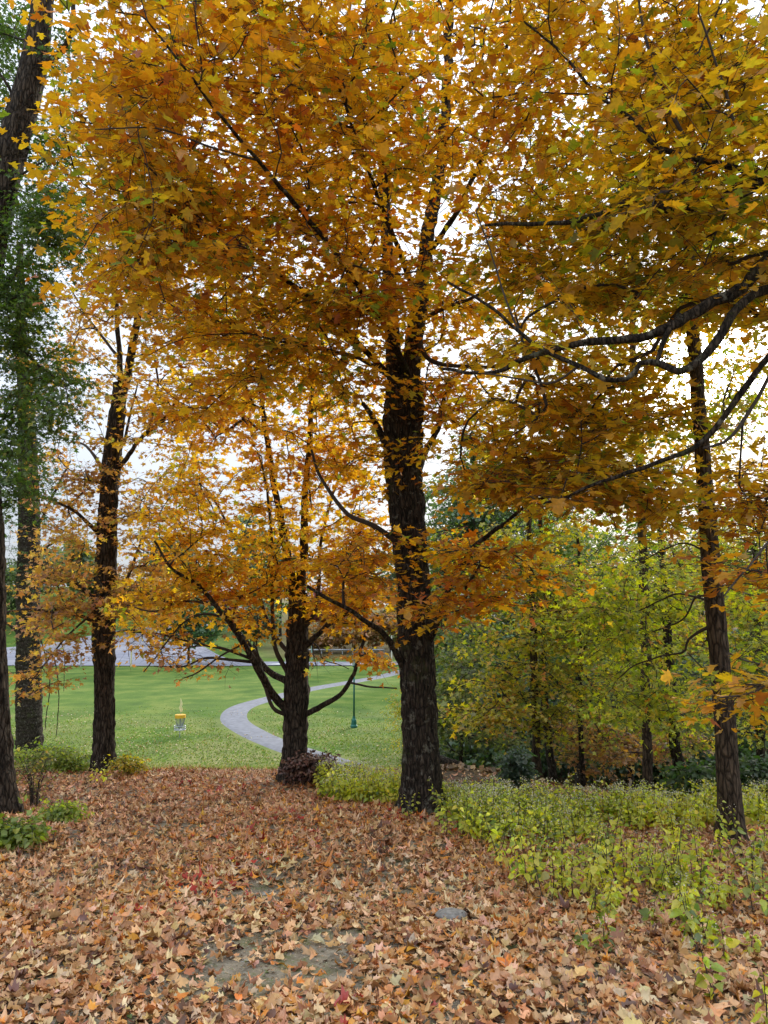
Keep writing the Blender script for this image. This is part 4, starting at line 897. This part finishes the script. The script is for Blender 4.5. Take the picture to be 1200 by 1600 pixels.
big = [(840, 1395, 95, 6, 'tall leafy green weed clump at the front left of the weed patch'), (880, 1408, 110, 6, 'tallest clump of green weeds in the fallen leaves, dark stems showing'), (805, 1375, 60, 3, 'short weed clump at the left tip of the weed patch'),
       (940, 1370, 95, 5, 'dark-stemmed weed clump below the green bank, middle of the patch'), (985, 1385, 85, 5, 'weed clump with blackened stems in the middle of the patch'), (1030, 1380, 95, 5, 'weed clump with white flower heads left of the slim tree foot'),
       (1085, 1350, 70, 4, 'weed clump just below the foot of the slim tree'), (1180, 1430, 120, 5, 'tall green weed clump at the right edge'), (1095, 1480, 95, 4, 'bright green broad-leaved weed standing low on the right'),
       (1140, 1495, 60, 3, 'small pale weed right of the bright broad-leaved one'), (940, 1475, 50, 3, 'small dark green weed alone in the leaves'), (985, 1450, 55, 2, 'thin weed with one yellow leaf among fallen leaves'),
       (1190, 1600, 100, 3, 'broad-leaved green weed in the bottom right corner'), (1020, 1450, 40, 3, 'low sprig of green weed among the fallen leaves'), (652, 1282, 40, 2, 'young green weed growing against the central trunk foot'),
       (702, 1290, 60, 4, 'weed clump right of the central trunk foot'), (730, 1310, 60, 4, 'weed clump at the front edge of the bank near the central trunk'), (165, 1225, 40, 3, 'small green weed in front of the left maple foot')]
for a in big: weed(*a, bright=a[0] in (1095, 1190))
for i in range(46):
    px = random.uniform(780, 1195); py = random.uniform(1325, 1440) if px > 850 else random.uniform(1320, 1380)
    weed(px, py, random.uniform(40, 85), random.choice([1, 2, 2, 3]), 'thin weed with blackened stem and sparse green leaves in the fallen leaves')

# rock
rk = G(705, 1438); n_ = 14; ths, phs = np.meshgrid(np.linspace(0, 2*math.pi, 24, endpoint=False), np.linspace(.02, math.pi-.02, n_))
v = np.stack([np.cos(ths)*np.sin(phs)*.10, np.sin(ths)*np.sin(phs)*.07, np.cos(phs)*.035], -1).reshape(-1, 3); v *= (1+.22*fbm(v*14, 6))[:, None]
i = np.arange(n_-1)[:, None]*24; j = np.arange(24)[None]; f = np.stack([i+j, i+24+j, i+24+(j+1) % 24, i+(j+1) % 24], -1).reshape(-1, 4)
tag(mesh_arrays('rock', v+rk+np.array([0, 0, .035]), f, plain('rock', (.22, .21, .19), .9, noise=.4, scale=30), None, smooth_=True, origin=rk), 'small grey stone lying among the fallen leaves', 'rock')

# ================================================================== THINGS ON THE LAWN
M_TEAL = plain('green_metal', (.02, .14, .11), .45, .3, noise=.1); M_GLASS = plain('lantern_glass', (.42, .5, .5), .25, noise=.05)
lp = P(553, 1132, 52); lp[2] = gz(lp[0], lp[1])
e = empty('street_lamp', lp, 'green lamp post with a conical cap on the lawn beyond the path', 'street lamp')
m = MB(); m.lathe(lp, [(.24, 0), (.24, .12), (.19, .2), (.17, .5), (.11, .62), (.09, .75)]); m.build('base', M_TEAL, e)
m = MB(); m.lathe(lp, [(.065, .72), (.06, 2.4), (.05, 4.05)], 12); m.build('pole', M_TEAL, e, True)
m = MB(); m.lathe(lp, [(.07, 4.05), (.16, 4.12), (.2, 4.16)], 12); m.build('collar', M_TEAL, e)
m = MB(); m.lathe(lp, [(.13, 4.16), (.2, 4.55)], 8); m.build('lantern', M_GLASS, e)
m = MB(); m.lathe(lp, [(.26, 4.53), (.25, 4.58), (.16, 4.76), (.1, 4.82), (.05, 4.88), (.05, 4.95), (.01, 5.0)], 16); m.build('cap', plain('teal_cap', (.05, .25, .22), .4, .2), e)

dg = P(281, 1146, 48); dg[2] = gz(dg[0], dg[1])
e = empty('disc_golf_basket', dg, 'disc golf basket with yellow band and chains alone on the lawn', 'disc golf basket')
M_GALV = plain('galvanised_steel', (.42, .45, .5), .4, .6, noise=.1); M_YEL = plain('yellow_band', (.75, .42, .03), .5, noise=.06)
m = MB(); m.lathe(dg, [(.03, 0), (.03, 1.45)], 10); m.build('pole', M_GALV, e)
m = MB(); m.lathe(dg, [(.33, 1.22), (.335, 1.22), (.335, 1.42), (.33, 1.42), (.05, 1.44)], 24); m.build('band', M_YEL, e)
m = MB()
for i in range(22):
    a = i*2*math.pi/22; p1 = dg+np.array([.3*math.cos(a), .3*math.sin(a), 1.22]); p2 = dg+np.array([.25*math.cos(a), .25*math.sin(a), .92]); p3 = dg+np.array([.1*math.cos(a), .1*math.sin(a), .6])
    m.bar(p1, p2, .012, 4); m.bar(p2, p3, .012, 4)
m.build('chains', M_GALV, e)
m = MB()
for z0 in (.5, .62, .74): 
    pts = [dg+np.array([.36*math.cos(a), .36*math.sin(a), z0]) for a in np.linspace(0, 2*math.pi, 25)]
    for a, b_ in zip(pts[:-1], pts[1:]): m.bar(a, b_, .014, 4)
for i in range(20):
    a = i*2*math.pi/20; m.bar(dg+np.array([.36*math.cos(a), .36*math.sin(a), .74]), dg+np.array([.36*math.cos(a), .36*math.sin(a), .5]), .009, 4); m.bar(dg+np.array([.36*math.cos(a), .36*math.sin(a), .5]), dg+np.array([0, 0, .48]), .009, 4)
m.build('tray', M_GALV, e)
m = MB(); m.bar(dg+[0, 0, 1.4], dg+[0, 0, 2.35], .012)
m.build('flag_pole', M_GALV, e)
fv = np.array([(.02, 0, 1.58), (.12, 0, 1.6), (.17, 0, 1.75), (.06, 0, 1.95), (.15, 0, 2.0), (.1, 0, 2.2), (0, 0, 2.42), (-.02, 0, 2.0), (-.09, 0, 1.85)])-np.array([.02, 0, 0])
m = MB(); a = fv+[0, -.012, 0]+dg; b_ = fv+[0, .012, 0]+dg; K = len(fv)
m.add(np.vstack([a, b_]), [tuple(range(K)), tuple(range(2*K-1, K-1, -1))]+[(i, i+K, (i+1) % K+K, (i+1) % K) for i in range(K)]); m.build('flag', plain('pale_yellow_cloth', (.75, .7, .38), .8), e)

def post(px, py, d, h, w, col, label, name='marker_post'):
    q = P(px, py, d); q[2] = gz(q[0], q[1]); m_ = plain('post_paint', col, .6)
    e = empty(name, q, label, 'post'); m = MB(); m.lathe(q, [(w/2, -.1), (w/2, h*.92), (w/2*.9, h*.94)], 10); m.build('post', m_, e)
    m = MB(); m.lathe(q, [(w*.62, h*.92), (w*.62, h*.98), (w*.2, h)], 10); m.build('cap', m_, e)
post(612, 1036, 116, 3.9, .2, (.7, .68, .6), 'tall pale pole beyond the road behind the street lamp', 'utility_pole')
post(446, 1034, 115.5, 2.2, .2, (.6, .58, .45), 'pale post beyond the road left of the low-branching maple')
post(487, 1028, 118, 2.2, .2, (.25, .42, .38), 'green-grey post beyond the road right of the low-branching maple')
post(205, 1034, 104.5, 2.3, .2, (.68, .62, .35), 'yellowish post at the parking edge right of the left maple')
post(127, 1034, 104.5, 2.0, .2, (.35, .35, .34), 'grey post at the parking edge left of the left maple')
gr = P(480, 1022, 128); e = empty('guard_rail', (gr[0], 128, gz(gr[0], 128)), 'long pale guard rail in front of the brown wood beyond the road', 'guard rail')
x0, x1 = P(470, 1020, 128)[0], P(600, 1020, 128)[0]
m = MB(); xs_ = np.linspace(x0, x1, 9)
for a, b_ in zip(xs_[:-1], xs_[1:]): m.bar((a, 128, gz(a, 128)+.75), (b_, 128, gz(b_, 128)+.75), .13, 6)
m.build('rail', M_GALV, e)
for a in xs_:
    m = MB(); m.box((a, 128.15, gz(a, 128)+.35), .15, .15, .9); m.build('post', M_GALV, e)

# ================================================================== FAR TREES
def far_tree(name, label, px, d, top, wpx, pal, base_py=None, n=60, mat=M_GREEN, cone=False, group='trees beyond the road'):
    x = (px-600)/FPX*d; g_ = np.array([x, d, gz(x, d)]); ht = P(px, top, d)[2]-g_[2]; w = wpx/FPX*d
    T = Tree(name, label, 'tree', g_, group, M_BARK)
    T.limb([tuple(g_-[0, 0, .2]), tuple(g_+[0, 0, ht*.45]), tuple(g_+[.2, 0, ht*.85])], .05*ht*.6+.1, .08, 'trunk', px=False, sides=8, step=.5)
    q = RNG.standard_normal((n, 3)); q = norm(q)*RNG.random((n, 1))**.4
    zz = .62+.36*q[:, 2]
    ww = w*.5*(1 if not cone else (1.15-zz)*1.7)
    E = g_+np.column_stack([q[:, 0]*ww, q[:, 1]*ww, zz*ht])
    T.grow(None, pal, leaf=d*.0042, tmpl=T_FAR, S=7, Lf=4, spray=d*.016, rtip=.02, mat=mat, step=1., E=E, sides=3, colnoise=.5, flat=.15)
RED = [((.20, .03, .03), 2), ((.32, .06, .05), 2), ((.4, .14, .06), 1)]
HZG = [((.09, .14, .07), 3), ((.13, .19, .09), 3), ((.2, .25, .1), 1)]
BRO = [((.28, .15, .06), 2), ((.4, .22, .08), 2), ((.5, .3, .08), 1), ((.2, .2, .07), 1)]
far_tree('maple_tree', 'young dark green tree standing alone at the near edge of the parking area', 300, 107, 925, 105, [((.05, .12, .05), 3), ((.09, .18, .07), 3), ((.14, .24, .09), 1)], n=90)
for a in [('oak_tree', 'olive tree beyond the road between left maple and frame edge', 60, 165, 845, 90, HZG), ('pine_tree', 'grey-green spire of a conifer seen left of the left maple', 118, 185, 845, 45, HZG), ('oak_tree', 'hazy green round tree just left of the left maple trunk', 150, 170, 880, 80, HZG),
          ('maple_tree', 'orange tree on the far slope right of the left maple', 215, 150, 885, 95, BRO), ('oak_tree', 'green tree on the far slope above the parking area', 262, 190, 835, 85, HZG), ('pine_tree', 'dark conifer on the skyline above the young parking tree', 315, 190, 880, 50, DKG),
          ('maple_tree', 'deep red tree on the skyline left of the low-branching maple', 345, 150, 920, 38, RED), ('oak_tree', 'tall green tree on the skyline behind the left limbs of the low-branching maple', 392, 160, 795, 80, HZG), ('oak_tree', 'dark green tree directly behind the low-branching maple', 440, 150, 850, 90, DKG),
          ('maple_tree', 'maroon tree between the low-branching maple and the central trunk', 515, 135, 905, 75, RED), ('oak_tree', 'tall olive tree behind the gap between the two main maples', 560, 150, 840, 90, HZG), ('maple_tree', 'brown-orange tree beyond the guard rail', 555, 132, 965, 90, BRO),
          ('oak_tree', 'green tree right behind the central trunk across the road', 620, 140, 850, 90, HZG), ('maple_tree', 'brown thicket tree beyond the road right of the low-branching maple', 505, 131, 975, 60, BRO), ('maple_tree', 'rusty tree beyond the pale pole', 610, 131, 955, 70, BRO),
          ('oak_tree', 'pale green tree at the far left frame edge', 5, 150, 880, 90, HZG), ('oak_tree', 'olive tree on the slope left of the dark green one', 400, 135, 940, 60, HZG), ('oak_tree', 'green tree far off to the left of the frame', -60, 150, 860, 100, HZG), ('oak_tree', 'green tree behind the central trunk on the right side', 670, 120, 880, 90, HZG)]:
    far_tree(*a, n=75)

# small white house glimpsed through the wood
hp = np.array([11.5, 95.0, 0]); hp[2] = gz(hp[0], hp[1])
e = empty('house', hp, 'white house glimpsed far behind the orange leaves right of the central trunk', 'house')
m = MB(); m.box(hp+[0, 0, 2.0], 7, 6, 4.4); m.build('wall', M_WHITE, e)
m = MB(); a = [(-3.8, -3.3, 4.2), (3.8, -3.3, 4.2), (3.8, 3.3, 4.2), (-3.8, 3.3, 4.2), (-3.8, 0, 6.2), (3.8, 0, 6.2)]
m.add(np.array(a)+hp, [(0, 1, 5, 4), (2, 3, 4, 5), (0, 4, 3), (1, 2, 5), (3, 2, 1, 0)]); m.build('roof', plain('pale_roof', (.5, .5, .5), .8), e)
for dx in (-2, 0, 2):
    m = MB(); m.box(hp+[dx, -3.03, 2.2], .9, .1, 1.2); m.build('window', plain('window_glass', (.05, .06, .07), .2), e)

tot = sum(len(o.data.polygons) for o in bpy.data.objects if o.type == 'MESH'); print('POLYS', tot)
